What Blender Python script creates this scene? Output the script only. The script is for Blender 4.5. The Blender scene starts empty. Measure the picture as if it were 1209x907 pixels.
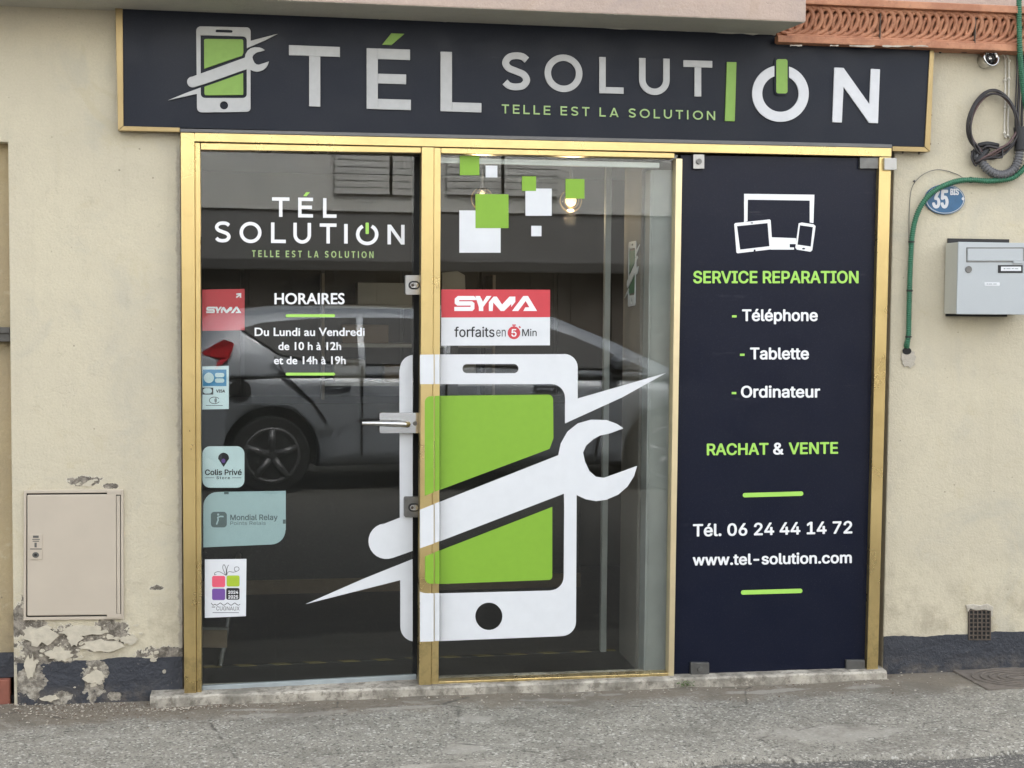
import bpy, bmesh, math, random
from mathutils import Vector, Matrix
from mathutils.geometry import tessellate_polygon, interpolate_bezier
random.seed(7)
S = bpy.context.scene
COL = S.collection
R = math.radians

# ------------------------------------------------------------------ camera
PW, PH, F = 1209.0, 907.0, 1700.0
YAW, PITCH, ROLL = 0.16319778, 0.05539984, -0.00806768
CAM = Vector((0.0, -5.4, 1.475))
_f = Vector((math.sin(YAW)*math.cos(PITCH), math.cos(YAW)*math.cos(PITCH), -math.sin(PITCH)))
_r = Vector((math.cos(YAW), -math.sin(YAW), 0.0))
_d = _f.cross(_r)
AR = _r*math.cos(ROLL) + _d*math.sin(ROLL)
AD = -_r*math.sin(ROLL) + _d*math.cos(ROLL)
AF = _f
cd = bpy.data.cameras.new('camera')
cam = bpy.data.objects.new('camera', cd)
COL.objects.link(cam)
cd.sensor_fit = 'HORIZONTAL'; cd.sensor_width = 36.0; cd.lens = F/PW*36.0
cd.clip_start = 0.05; cd.clip_end = 500
m3 = Matrix((AR, -AD, -AF)).transposed()
cam.matrix_world = Matrix.Translation(CAM) @ m3.to_4x4()
S.camera = cam

# ------------------------------------------------------------------ light
SUN_EL, SUN_AZ = 52.0, 15.0           # hazy sun from behind the shop: this side of the street is in open shade
w = bpy.data.worlds.new('World'); S.world = w; w.use_nodes = True
nt = w.node_tree; nt.nodes.clear()
sky = nt.nodes.new('ShaderNodeTexSky'); sky.sky_type = 'NISHITA'; sky.sun_disc = False
sky.sun_elevation = R(SUN_EL); sky.sun_rotation = R(SUN_AZ)
sky.air_density = 1.0; sky.dust_density = 4.0; sky.ozone_density = 1.0
hs = nt.nodes.new('ShaderNodeHueSaturation'); hs.inputs['Saturation'].default_value = 0.25
bg = nt.nodes.new('ShaderNodeBackground'); bg.inputs['Strength'].default_value = 0.15
ow = nt.nodes.new('ShaderNodeOutputWorld')
nt.links.new(sky.outputs[0], hs.inputs['Color']); nt.links.new(hs.outputs[0], bg.inputs['Color']); nt.links.new(bg.outputs[0], ow.inputs['Surface'])
sd = bpy.data.lights.new('sun', 'SUN'); sd.energy = 0.8; sd.angle = R(14); sd.color = (1.0, 0.965, 0.91)
so = bpy.data.objects.new('sun', sd); COL.objects.link(so)
az = R(SUN_AZ)
sdir = Vector((math.sin(az)*math.cos(R(SUN_EL)), math.cos(az)*math.cos(R(SUN_EL)), math.sin(R(SUN_EL))))
so.rotation_euler = sdir.to_track_quat('Z', 'Y').to_euler()
so.location = (-4, -8, 9)
vs = S.view_settings
vs.view_transform = 'Standard'; vs.look = 'None'; vs.gamma = 1.0; vs.use_curve_mapping = False
vs.exposure = 2.6
S.render.engine = 'CYCLES'
S.cycles.max_bounces = 10; S.cycles.transparent_max_bounces = 24; S.cycles.caustics_reflective = False; S.cycles.caustics_refractive = False
try: S.cycles.use_denoising = True
except Exception: pass

# ------------------------------------------------------------------ geometry helpers
class Plane:
    """A real plane in the place: p0 a point on it, n its outward normal (towards the street)."""
    def __init__(s, p0, n): s.p0 = Vector(p0); s.n = Vector(n).normalized()
    def hit(s, px, py, lift=0.0):
        d = AR*(px-PW/2) + AD*(py-PH/2) + AF*F
        t = (s.p0 + s.n*lift - CAM).dot(s.n)/d.dot(s.n)
        return CAM + d*t
def FP(Y): return Plane((0, Y, 0), (0, -1, 0))
WALL = FP(0.0)
def GZ(px, py, z=0.0): return Plane((0, 0, z), (0, 0, 1)).hit(px, py)
def V(px, py, Y=0.0): return FP(Y).hit(px, py)

WLOC = {}
def link(o, parent=None):
    COL.objects.link(o)
    if parent is not None: o.parent = parent
def empty(name, loc, label=None, cat=None, group=None):
    o = bpy.data.objects.new(name, None); o.location = loc; o.empty_display_size = 0.1
    link(o); WLOC[o] = Vector(loc)
    tag(o, label, cat, group); return o
def tag(o, label=None, cat=None, group=None, kind=None):
    if label: o['label'] = label
    if cat: o['category'] = cat
    if group: o['group'] = group
    if kind: o['kind'] = kind
    return o
def obj(name, bm, mat, parent=None, smooth=False, bevel=0.0, label=None, origin=None):
    bmesh.ops.recalc_face_normals(bm, faces=bm.faces)
    loc = WLOC[parent] if parent is not None else (Vector(origin) if origin is not None else Vector((0, 0, 0)))
    bmesh.ops.translate(bm, verts=bm.verts, vec=-loc)
    me = bpy.data.meshes.new(name); bm.to_mesh(me); bm.free()
    for p in me.polygons: p.use_smooth = smooth
    for m in (mat if isinstance(mat, (list, tuple)) else [mat]): me.materials.append(m)
    o = bpy.data.objects.new(name, me); link(o, parent)
    if parent is None: o.location = loc
    WLOC[o] = loc
    if bevel > 0:
        b = o.modifiers.new('bevel', 'BEVEL'); b.width = bevel; b.segments = 2; b.limit_method = 'ANGLE'; b.angle_limit = R(40)
    if label: o['label'] = label
    return o
def B(): return bmesh.new()

def prism3(bm, loops, n, thick, mi=0):
    """loops: list of loops of 3-D points on one plane (first outer, rest holes); extruded by -n*thick."""
    clean = []
    for lp in loops:
        q = []
        for p in lp:
            if not q or (p-q[-1]).length > 1e-5: q.append(p)
        while len(q) > 2 and (q[0]-q[-1]).length < 1e-5: q.pop()
        if len(q) > 2: clean.append(q)
    if not clean: return
    tris = tessellate_polygon(clean)
    flat = [p for lp in clean for p in lp]
    fv = [bm.verts.new(p) for p in flat]
    def addf(vs):
        try:
            f = bm.faces.new(vs); f.material_index = mi
        except ValueError: pass
    if thick <= 0:
        for t in tris: addf([fv[i] for i in t])
        return
    bv = [bm.verts.new(p - n*thick) for p in flat]
    for t in tris:
        addf([fv[i] for i in t]); addf([bv[i] for i in reversed(t)])
    k = 0
    for lp in clean:
        m = len(lp)
        for i in range(m):
            j = (i+1) % m
            addf([fv[k+i], fv[k+j], bv[k+j], bv[k+i]])
        k += m
def ppx(bm, loops, pl, lift, thick, mi=0):
    """pixel loops laid on plane pl; the front face stands `lift` proud of pl."""
    if not isinstance(loops[0][0], (list, tuple)): loops = [loops]
    prism3(bm, [[pl.hit(x, y) + pl.n*lift for x, y in lp] for lp in loops], pl.n, thick, mi)
def rect(x0, y0, x1, y1): return [(x0, y0), (x1, y0), (x1, y1), (x0, y1)]
def rrect(x0, y0, x1, y1, r, corners=(1, 1, 1, 1), k=6):
    out = []
    for (cx, cy, a0, on) in ((x0+r, y0+r, 180, corners[0]), (x1-r, y0+r, 270, corners[1]), (x1-r, y1-r, 0, corners[2]), (x0+r, y1-r, 90, corners[3])):
        if on:
            for i in range(k+1):
                a = R(a0 + 90*i/k); out.append((cx+r*math.cos(a), cy+r*math.sin(a)))
        else:
            a = R(a0+45); out.append((cx+r*(1 if math.cos(a) > 0 else -1), cy+r*(1 if math.sin(a) > 0 else -1)))
    return out
def ell(cx, cy, rx, ry, n=36, a0=0, a1=360):
    full = abs(a1-a0) >= 360
    m = n if full else n+1
    return [(cx+rx*math.cos(R(a0+(a1-a0)*i/n)), cy+ry*math.sin(R(a0+(a1-a0)*i/n))) for i in range(m)]
def clipx(lp, x0, x1):
    for c, sgn in ((x0, 1), (x1, -1)):
        out = []
        for i in range(len(lp)):
            a, b = lp[i], lp[(i+1) % len(lp)]
            ia, ib = sgn*(a[0]-c) >= 0, sgn*(b[0]-c) >= 0
            if ia: out.append(a)
            if ia != ib:
                t = (c-a[0])/(b[0]-a[0]); out.append((c, a[1]+t*(b[1]-a[1])))
        lp = out
        if len(lp) < 3: return []
    return lp
def ribbon(pts, wd, closed=False):
    """flat outline of a stroke of width wd along 2-D pts, mitred"""
    n = len(pts); L, Rr = [], []
    for i in range(n):
        p = Vector(pts[i])
        a = Vector(pts[i-1]) if (i > 0 or closed) else None
        b = Vector(pts[(i+1) % n]) if (i < n-1 or closed) else None
        d1 = (p-a).normalized() if a is not None else None
        d2 = (b-p).normalized() if b is not None else None
        if d1 is None: d1 = d2
        if d2 is None: d2 = d1
        t = (d1+d2)
        t = t.normalized() if t.length > 1e-6 else d1
        nn = Vector((-t.y, t.x)); k = 1.0/max(0.45, nn.dot(Vector((-d1.y, d1.x))))
        L.append(tuple(p+nn*wd/2*k)); Rr.append(tuple(p-nn*wd/2*k))
    return L + Rr[::-1]
def catmull(P, k=8, closed=False):
    P = [Vector(p) for p in P]; out = []; n = len(P)
    rng = range(n) if closed else range(n-1)
    for i in rng:
        p1, p2 = P[i], P[(i+1) % n]
        p0 = P[i-1] if (i > 0 or closed) else p1*2-p2
        p3 = P[(i+2) % n] if (i+2 < n or closed) else p2*2-p1
        for j in range(k):
            t = j/k
            out.append(0.5*((2*p1)+(p2-p0)*t+(2*p0-5*p1+4*p2-p3)*t*t+(3*p1-p0-3*p2+p3)*t**3))
    if not closed: out.append(P[-1])
    return out
def box(bm, x0, x1, y0, y1, z0, z1, mi=0):
    vs = [bm.verts.new((x, y, z)) for x in (x0, x1) for y in (y0, y1) for z in (z0, z1)]
    for q in ((0, 1, 3, 2), (4, 6, 7, 5), (0, 4, 5, 1), (2, 3, 7, 6), (0, 2, 6, 4), (1, 5, 7, 3)):
        f = bm.faces.new([vs[i] for i in q]); f.material_index = mi
def tube(bm, pts, rad, seg=10, cap=True, mi=0):
    """rad: number or list"""
    n = len(pts); rings = []
    up = None
    for i in range(n):
        a = pts[max(0, i-1)]; b = pts[min(n-1, i+1)]
        t = (b-a).normalized()
        if up is None:
            up = Vector((0, 0, 1)) if abs(t.z) < 0.9 else Vector((1, 0, 0))
        s = t.cross(up).normalized(); up = s.cross(t).normalized()
        r = rad[i] if isinstance(rad, (list, tuple)) else rad
        rings.append([bm.verts.new(pts[i] + (s*math.cos(2*math.pi*k/seg)+up*math.sin(2*math.pi*k/seg))*r) for k in range(seg)])
    for i in range(n-1):
        for k in range(seg):
            f = bm.faces.new((rings[i][k], rings[i][(k+1) % seg], rings[i+1][(k+1) % seg], rings[i+1][k])); f.material_index = mi
    if cap:
        for rg in (rings[0], rings[-1][::-1]):
            f = bm.faces.new(rg); f.material_index = mi
def resample(pts, step):
    out = [pts[0].copy()]; acc = 0.0
    for a, b in zip(pts, pts[1:]):
        L = (b-a).length
        if L < 1e-9: continue
        d = step-acc
        while d <= L:
            out.append(a+(b-a)*(d/L)); d += step
        acc = L-(d-step)
    return out
def corrugated(bm, pts, r, pitch, depth, seg=12, mi=0):
    q = resample(pts, pitch/4.0)
    tube(bm, q, [r-depth*(0.5-0.5*math.cos(2*math.pi*i/4.0)) for i in range(len(q))], seg, True, mi)
def sphere(bm, c, r, u=16, v=10, sc=(1, 1, 1), mi=0):
    M = Matrix.Translation(c) @ Matrix.Diagonal((r*sc[0], r*sc[1], r*sc[2], 1))
    g = bmesh.ops.create_uvsphere(bm, u_segments=u, v_segments=v, radius=1.0, matrix=M)
    for f in {f for vv in g['verts'] for f in vv.link_faces}: f.material_index = mi
def cyl(bm, c, axis, r, h, seg=24, r2=None, mi=0):
    q = Vector(axis).normalized().to_track_quat('Z', 'Y').to_matrix().to_4x4()
    g = bmesh.ops.create_cone(bm, cap_ends=True, segments=seg, radius1=r, radius2=r if r2 is None else r2, depth=h, matrix=Matrix.Translation(c) @ q)
    for f in {f for vv in g['verts'] for f in vv.link_faces}: f.material_index = mi

# ------------------------------------------------------------------ materials
def mat(name, col=(0.5, 0.5, 0.5), rough=0.5, metal=0.0, spec=0.5, noise=0.0, nscale=20.0, bump=0.0, bscale=80.0, coat=0.0):
    m = bpy.data.materials.new(name); m.use_nodes = True
    t = m.node_tree; p = t.nodes['Principled BSDF']
    p.inputs['Base Color'].default_value = (*col, 1); p.inputs['Roughness'].default_value = rough
    p.inputs['Metallic'].default_value = metal; p.inputs['Specular IOR Level'].default_value = spec
    p.inputs['Coat Weight'].default_value = coat
    geo = t.nodes.new('ShaderNodeNewGeometry')
    if noise > 0:
        n = t.nodes.new('ShaderNodeTexNoise'); n.inputs['Scale'].default_value = nscale; n.inputs['Detail'].default_value = 6
        t.links.new(geo.outputs['Position'], n.inputs['Vector'])
        mx = t.nodes.new('ShaderNodeMix'); mx.data_type = 'RGBA'
        mx.inputs['A'].default_value = (*[c*(1-noise) for c in col], 1); mx.inputs['B'].default_value = (*[min(1, c*(1+noise)) for c in col], 1)
        t.links.new(n.outputs['Fac'], mx.inputs['Factor']); t.links.new(mx.outputs['Result'], p.inputs['Base Color'])
    if bump > 0:
        n = t.nodes.new('ShaderNodeTexNoise'); n.inputs['Scale'].default_value = bscale; n.inputs['Detail'].default_value = 4
        t.links.new(geo.outputs['Position'], n.inputs['Vector'])
        b = t.nodes.new('ShaderNodeBump'); b.inputs['Strength'].default_value = bump; b.inputs['Distance'].default_value = 0.003
        t.links.new(n.outputs['Fac'], b.inputs['Height']); t.links.new(b.outputs[0], p.inputs['Normal'])
    return m
class NB:
    """small node builder"""
    def __init__(s, name):
        s.m = bpy.data.materials.new(name); s.m.use_nodes = True; s.t = s.m.node_tree
        s.p = s.t.nodes['Principled BSDF']; s.pos = s.t.nodes.new('ShaderNodeNewGeometry').outputs['Position']
    def lk(s, a, b):
        if isinstance(a, (int, float)): b.default_value = a
        elif isinstance(a, tuple): b.default_value = a if len(a) == 4 else (*a, 1)
        else: s.t.links.new(a, b)
    def noise(s, scale, detail=5, rough=0.55, vec=None, dist=0.0):
        n = s.t.nodes.new('ShaderNodeTexNoise'); n.inputs['Scale'].default_value = scale; n.inputs['Detail'].default_value = detail
        n.inputs['Roughness'].default_value = rough; n.inputs['Distortion'].default_value = dist
        s.lk(vec if vec is not None else s.pos, n.inputs['Vector']); return n.outputs['Fac']
    def vor(s, scale, feature='F1', vec=None, out='Distance'):
        n = s.t.nodes.new('ShaderNodeTexVoronoi'); n.feature = feature; n.inputs['Scale'].default_value = scale
        s.lk(vec if vec is not None else s.pos, n.inputs['Vector']); return n.outputs[out]
    def math(s, op, a, b=0.0, clamp=False):
        n = s.t.nodes.new('ShaderNodeMath'); n.operation = op; n.use_clamp = clamp
        s.lk(a, n.inputs[0]); s.lk(b, n.inputs[1]); return n.outputs[0]
    def step(s, v, lo, hi, a=0.0, b=1.0):
        n = s.t.nodes.new('ShaderNodeMapRange'); n.interpolation_type = 'SMOOTHSTEP'
        s.lk(v, n.inputs['Value'])
        n.inputs['From Min'].default_value = lo; n.inputs['From Max'].default_value = hi
        n.inputs['To Min'].default_value = a; n.inputs['To Max'].default_value = b; return n.outputs[0]
    def mix(s, f, a, b):
        n = s.t.nodes.new('ShaderNodeMix'); n.data_type = 'RGBA'
        s.lk(f, n.inputs['Factor']); s.lk(a, n.inputs['A']); s.lk(b, n.inputs['B']); return n.outputs['Result']
    def xyz(s):
        n = s.t.nodes.new('ShaderNodeSeparateXYZ'); s.lk(s.pos, n.inputs[0]); return n.outputs
    def vmul(s, v, k):
        n = s.t.nodes.new('ShaderNodeVectorMath'); n.operation = 'MULTIPLY'; s.lk(v, n.inputs[0]); n.inputs[1].default_value = k; return n.outputs[0]
    def ellipse(s, cx, cz, rx, rz):
        """1 at centre falling to 0 at the rim, on the facade plane"""
        x = s.xyz()
        a = s.math('DIVIDE', s.math('SUBTRACT', x[0], cx), rx); b = s.math('DIVIDE', s.math('SUBTRACT', x[2], cz), rz)
        return s.math('SUBTRACT', 1.0, s.math('SQRT', s.math('ADD', s.math('MULTIPLY', a, a), s.math('MULTIPLY', b, b))))
    def bump(s, h, strength=0.5, dist=0.004, prev=None):
        n = s.t.nodes.new('ShaderNodeBump'); n.inputs['Strength'].default_value = strength; n.inputs['Distance'].default_value = dist
        s.lk(h, n.inputs['Height'])
        if prev is not None: s.lk(prev, n.inputs['Normal'])
        return n.outputs[0]
    def done(s, col=None, rough=None, normal=None):
        if col is not None: s.lk(col, s.p.inputs['Base Color'])
        if rough is not None: s.lk(rough, s.p.inputs['Roughness'])
        if normal is not None: s.lk(normal, s.p.inputs['Normal'])
        return s.m

def wx(px, py): p = V(px, py); return p.x, p.z
def ellpx(n, px, py, rpx, rpy):
    x, z = wx(px, py); k = 5.4/F
    return n.ellipse(x, z, rpx*k, rpy*k)

def make_stucco(name, base, tint, peel=False):
    n = NB(name)
    big = n.noise(1.6, 5, 0.6); mid = n.noise(7, 6, 0.65); fine = n.noise(120, 4, 0.6)
    c = n.mix(n.step(big, 0.35, 0.65), base, tint)
    c = n.mix(n.step(mid, 0.5, 0.75, 0, 0.4), c, tuple(v*0.80 for v in base))
    c = n.mix(n.step(n.noise(23, 5, 0.7), 0.58, 0.72, 0, 0.22), c, (0.62, 0.57, 0.46))
    # rain streaks: noise squeezed in z
    st = n.noise(1.0, 4, 0.6, vec=n.vmul(n.pos, (16, 16, 0.9)))
    c = n.mix(n.step(st, 0.54, 0.74, 0, 0.20), c, tuple(v*0.70 for v in base))
    c = n.mix(n.step(n.noise(150, 4, 0.7), 0.35, 0.65, 0.0, 0.22), c, tuple(v*0.66 for v in base))
    c = n.mix(n.step(n.noise(2.9, 7, 0.70, dist=0.9), 0.50, 0.72, 0, 0.50), c, tuple(v*0.74 for v in (base[0]*.95, base[1], base[2]*1.12)))
    c = n.mix(n.step(n.noise(4.3, 6, 0.65, dist=1.5), 0.56, 0.70, 0, 0.35), c, tuple(v*0.80 for v in (base[0]*1.02, base[1]*.98, base[2]*.86)))
    c = n.mix(n.math('MULTIPLY', n.step(n.noise(11, 8, 0.8, dist=0.4), 0.60, 0.66), 0.22), c, tuple(v*0.58 for v in base))
    c = n.mix(n.step(n.noise(60, 6, 0.75), 0.62, 0.70, 0, 0.35), c, tuple(min(1, v*1.2) for v in base))
    # tiny dark pits and chips
    pit = n.math('MULTIPLY', n.step(n.vor(24), 0.05, 0.11, 1, 0), n.step(n.noise(5), 0.52, 0.62))
    c = n.mix(n.math('MULTIPLY', pit, 0.55), c, (0.12, 0.105, 0.085))
    # hairline cracks: a warped vertical-ish voronoi
    wv = n.t.nodes.new('ShaderNodeVectorMath'); wv.operation = 'ADD'
    nz = n.t.nodes.new('ShaderNodeTexNoise'); nz.inputs['Scale'].default_value = 6; nz.inputs['Detail'].default_value = 5
    n.lk(n.pos, nz.inputs['Vector'])
    n.lk(n.vmul(nz.outputs['Color'], (0.22, 0.22, 0.22)), wv.inputs[0]); n.lk(n.pos, wv.inputs[1])
    cr = n.vor(1.5, 'DISTANCE_TO_EDGE', vec=n.vmul(wv.outputs[0], (1.5, 1.5, 0.8)))
    crm = n.math('MULTIPLY', n.step(cr, 0.0, 0.004, 1, 0), n.step(n.noise(2.3), 0.52, 0.6))
    c = n.mix(n.math('MULTIPLY', crm, 0.07), c, (0.13, 0.115, 0.09))
    # splash dirt near the ground
    z = n.xyz()[2]
    dirt = n.math('MULTIPLY', n.step(z, 0.12, 0.62, 1, 0), n.step(n.noise(9, 6, 0.7), 0.42, 0.66))
    c = n.mix(n.math('MULTIPLY', dirt, 0.45), c, (0.22, 0.18, 0.125))
    h = n.math('ADD', n.math('MULTIPLY', fine, 0.5), n.math('MULTIPLY', n.noise(32, 5, 0.6), 0.9))
    h = n.math('ADD', h, n.math('MULTIPLY', mid, 1.2))
    h = n.math('SUBTRACT', h, n.math('MULTIPLY', crm, 0.25))
    if peel:
        e = None
        for (px, py, rx, ry) in ((50, 766, 44, 40), (112, 752, 44, 18), (130, 748, 30, 24), (200, 772, 42, 11), (102, 566, 22, 9), (130, 574, 12, 4), (185, 694, 10, 5), (24, 733, 16, 28)):
            g = ellpx(n, px, py, rx, ry); e = g if e is None else n.math('MAXIMUM', e, g)
        ew = n.math('ADD', e, n.math('MULTIPLY', n.math('SUBTRACT', n.noise(17, 8, 0.7), 0.5), 3.0))
        pm = n.math('MULTIPLY', n.step(ew, 0.255, 0.275), n.step(e, -0.1, 0.05))
        # rough bare strip beside the gold frame
        x = n.xyz()[0]
        fx = wx(217, 500)[0]
        strip = n.math('ADD', n.math('MULTIPLY', n.math('SUBTRACT', x, fx-0.026), 60.0), n.math('MULTIPLY', n.math('SUBTRACT', n.noise(20, 6, 0.7), 0.5), 2.2))
        sm = n.math('MULTIPLY', n.math('MULTIPLY', n.step(strip, 0.0, 0.5), n.step(x, fx+0.02, fx+0.03, 1, 0)), n.step(z, 2.0, 2.06, 1, 0))
        mort = n.mix(n.step(n.noise(28, 8, 0.75), 0.40, 0.60), (0.115, 0.10, 0.08), (0.34, 0.305, 0.25))
        mort = n.mix(n.step(n.noise(90, 6, 0.7), 0.60, 0.66, 0, 0.8), mort, (0.60, 0.56, 0.48))
        edge = n.math('MULTIPLY', n.step(ew, 0.17, 0.24), n.step(ew, 0.25, 0.30, 1, 0))
        c = n.mix(n.math('MULTIPLY', n.math('MULTIPLY', edge, n.step(e, -0.1, 0.05)), 0.8), c, (0.66, 0.62, 0.53))
        c = n.mix(n.math('MULTIPLY', sm, 0.75), c, n.mix(n.noise(45, 5, 0.7), (0.22, 0.19, 0.15), (0.50, 0.45, 0.37)))
        c = n.mix(pm, c, mort)
        h = n.math('ADD', n.math('SUBTRACT', h, n.math('MULTIPLY', pm, 3.2)), n.math('MULTIPLY', pm, n.math('MULTIPLY', n.noise(45, 7, 0.75), 3.0)))
        h = n.math('ADD', h, n.math('MULTIPLY', n.math('MULTIPLY', sm, n.noise(70, 5, 0.7)), 2.5))
    return n.done(c, 0.9, n.bump(h, 0.6, 0.006))
M = {}
M['stucco'] = make_stucco('cream_stucco', (0.585, 0.53, 0.395), (0.53, 0.48, 0.365), True)
M['stucco_flake'] = mat('loose_plaster', (0.50, 0.455, 0.36), 0.9, noise=0.25, nscale=40, bump=0.8, bscale=70)
M['stucco_yellow'] = make_stucco('ochre_stucco', (0.42, 0.34, 0.20), (0.36, 0.29, 0.18))
M['pink'] = make_stucco('pink_render', (0.46, 0.36, 0.30), (0.40, 0.32, 0.27))
M['slab_under'] = make_stucco('grey_render', (0.50, 0.485, 0.42), (0.44, 0.43, 0.375))
# plinth paint, with bare patches on the left
n = NB('slate_paint')
e = None
for (px, py, rx, ry) in ((112, 796, 16, 36), (36, 806, 20, 26), (74, 824, 20, 9), (135, 822, 8, 6), (194, 793, 3, 3), (60, 776, 36, 8)):
    g = ellpx(n, px, py, rx, ry); e = g if e is None else n.math('MAXIMUM', e, g)
ew = n.math('ADD', e, n.math('MULTIPLY', n.math('SUBTRACT', n.noise(17, 8, 0.7), 0.5), 2.6))
pm = n.math('MULTIPLY', n.step(ew, 0.21, 0.23), n.step(e, -0.2, 0.0))
c = n.mix(n.noise(9, 6, 0.6), (0.022, 0.025, 0.034), (0.042, 0.046, 0.056))
c = n.mix(n.math('MULTIPLY', n.step(n.noise(55, 5, 0.7), 0.62, 0.7), 0.5), c, (0.16, 0.15, 0.14))
dz = n.math('MULTIPLY', n.step(n.xyz()[2], 0.0, 0.09, 1, 0), n.step(n.noise(12, 6, 0.7), 0.4, 0.62))
c = n.mix(n.math('MULTIPLY', dz, 0.6), c, (0.15, 0.13, 0.105))
c = n.mix(pm, c, n.mix(n.step(n.noise(30, 7, 0.75), 0.38, 0.62), (0.17, 0.15, 0.12), (0.46, 0.42, 0.345)))
hh = n.math('SUBTRACT', n.math('ADD', n.noise(22, 5, 0.6), n.math('MULTIPLY', n.noise(110, 4), 0.4)), n.math('MULTIPLY', pm, n.math('SUBTRACT', 1.6, n.math('MULTIPLY', n.noise(50, 6, .7), 1.5))))
M['plinth'] = n.done(c, 0.6, n.bump(hh, 0.9, 0.010))
# asphalt
def asphalt(name, a, b, brown):
    n = NB(name)
    agg = n.vor(125, 'F1', out='Color'); sep = n.t.nodes.new('ShaderNodeSeparateColor'); n.lk(agg, sep.inputs[0])
    f2 = n.vor(260, 'F1', out='Color'); sep2 = n.t.nodes.new('ShaderNodeSeparateColor'); n.lk(f2, sep2.inputs[0])
    c = n.mix(n.step(n.noise(2.2, 6, 0.65), 0.35, 0.65), a, b)
    c = n.mix(n.math('MULTIPLY', n.step(n.noise(14, 6, 0.7), 0.4, 0.7), 0.5), c, tuple(v*1.5 for v in b))
    c = n.mix(n.math('MULTIPLY', n.step(sep2.outputs[0], 0.0, 1.0), 0.72), c, n.mix(sep2.outputs[1], (0.06, 0.056, 0.048), (0.32, 0.305, 0.26)))
    c = n.mix(n.math('MULTIPLY', n.step(sep.outputs[0], 0.88, 0.92), 0.65), c, (0.48, 0.465, 0.415))
    c = n.mix(n.math('MULTIPLY', n.step(sep.outputs[1], 0.85, 0.91), 0.62), c, (0.05, 0.047, 0.042))
    y = n.xyz()[1]
    near = n.math('ADD', n.step(y, -0.56, -0.04), n.math('MULTIPLY', n.math('SUBTRACT', n.noise(5, 6, 0.65), 0.5), 1.1))
    c = n.mix(n.math('MULTIPLY', n.step(near, 0.45, 0.85), brown), c, n.mix(n.noise(60, 6, 0.75), (0.105, 0.085, 0.062), (0.21, 0.18, 0.135)))
    # worn pale concrete patches (fixed places) with ragged edges
    if brown > 0:
        e = None
        for (px, py, rx, ry) in ((345, 843, .30, .035), (480, 837, .18, .03), (655, 826, .17, .03), (725, 820, .08, .02), (905, 815, .24, .03), (560, 850, .10, .05), (545, 885, .09, .09), (300, 838, .12, .02), (1020, 812, .10, .03), (520, 905, .25, .03), (980, 865, .35, .12)):
            q = GZ(px, py, 0); x_ = n.xyz()
            aa = n.math('DIVIDE', n.math('SUBTRACT', x_[0], q.x), rx); bb = n.math('DIVIDE', n.math('SUBTRACT', x_[1], q.y), ry)
            g_ = n.math('SUBTRACT', 1.0, n.math('SQRT', n.math('ADD', n.math('MULTIPLY', aa, aa), n.math('MULTIPLY', bb, bb))))
            e = g_ if e is None else n.math('MAXIMUM', e, g_)
        ew = n.math('ADD', e, n.math('MULTIPLY', n.math('SUBTRACT', n.noise(16, 8, 0.75), 0.5), 2.4))
        c = n.mix(n.math('MULTIPLY', n.step(ew, 0.15, 0.45), 0.75), c, n.mix(n.noise(70, 6, 0.75), (0.20, 0.185, 0.155), (0.40, 0.38, 0.33)))
        c = n.mix(n.math('MULTIPLY', n.step(n.noise(2.6, 6, 0.7, dist=0.8), 0.48, 0.66), 0.50), c, (0.105, 0.094, 0.076))
        c = n.mix(n.math('MULTIPLY', n.step(n.noise(5.5, 7, 0.75, dist=1.2), 0.56, 0.66), 0.35), c, (0.36, 0.345, 0.30))
    cv = n.vor(0.9, 'DISTANCE_TO_EDGE', vec=n.vmul(n.pos, (1.0, 2.0, 1.0)))
    ck = n.math('SUBTRACT', cv, n.math('MULTIPLY', n.noise(15, 6, 0.7), 0.05))
    c = n.mix(n.math('MULTIPLY', n.step(ck, -0.03, -0.018, 1, 0), 0.7), c, (0.035, 0.03, 0.026))
    h = n.math('ADD', n.math('MULTIPLY', n.vor(120), -0.8), n.math('MULTIPLY', n.vor(260), -0.5))
    h = n.math('ADD', h, n.math('MULTIPLY', n.noise(6, 5), 1.5))
    return n.done(c, 0.92, n.bump(h, 0.45, 0.004))
M['asphalt'] = asphalt('worn_asphalt', (0.185, 0.176, 0.146), (0.25, 0.236, 0.197), 0.85)
M['asphalt_road'] = asphalt('road_asphalt', (0.040, 0.039, 0.037), (0.055, 0.053, 0.050), 0.0)
M['concrete'] = mat('old_concrete', (0.25, 0.235, 0.20), 0.9, noise=0.35, nscale=30, bump=0.8, bscale=60)
# sill stone
n = NB('sill_stone')
c = n.mix(n.step(n.noise(9, 7, 0.65), 0.36, 0.66), (0.20, 0.185, 0.152), (0.47, 0.435, 0.365))
c = n.mix(n.math('MULTIPLY', n.step(n.noise(26, 7, 0.75), 0.47, 0.64), 0.8), c, (0.11, 0.096, 0.074))
M['stone'] = n.done(c, 0.75, n.bump(n.math('ADD', n.noise(40, 6), n.noise(150, 3)), 0.5, 0.004))
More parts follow.
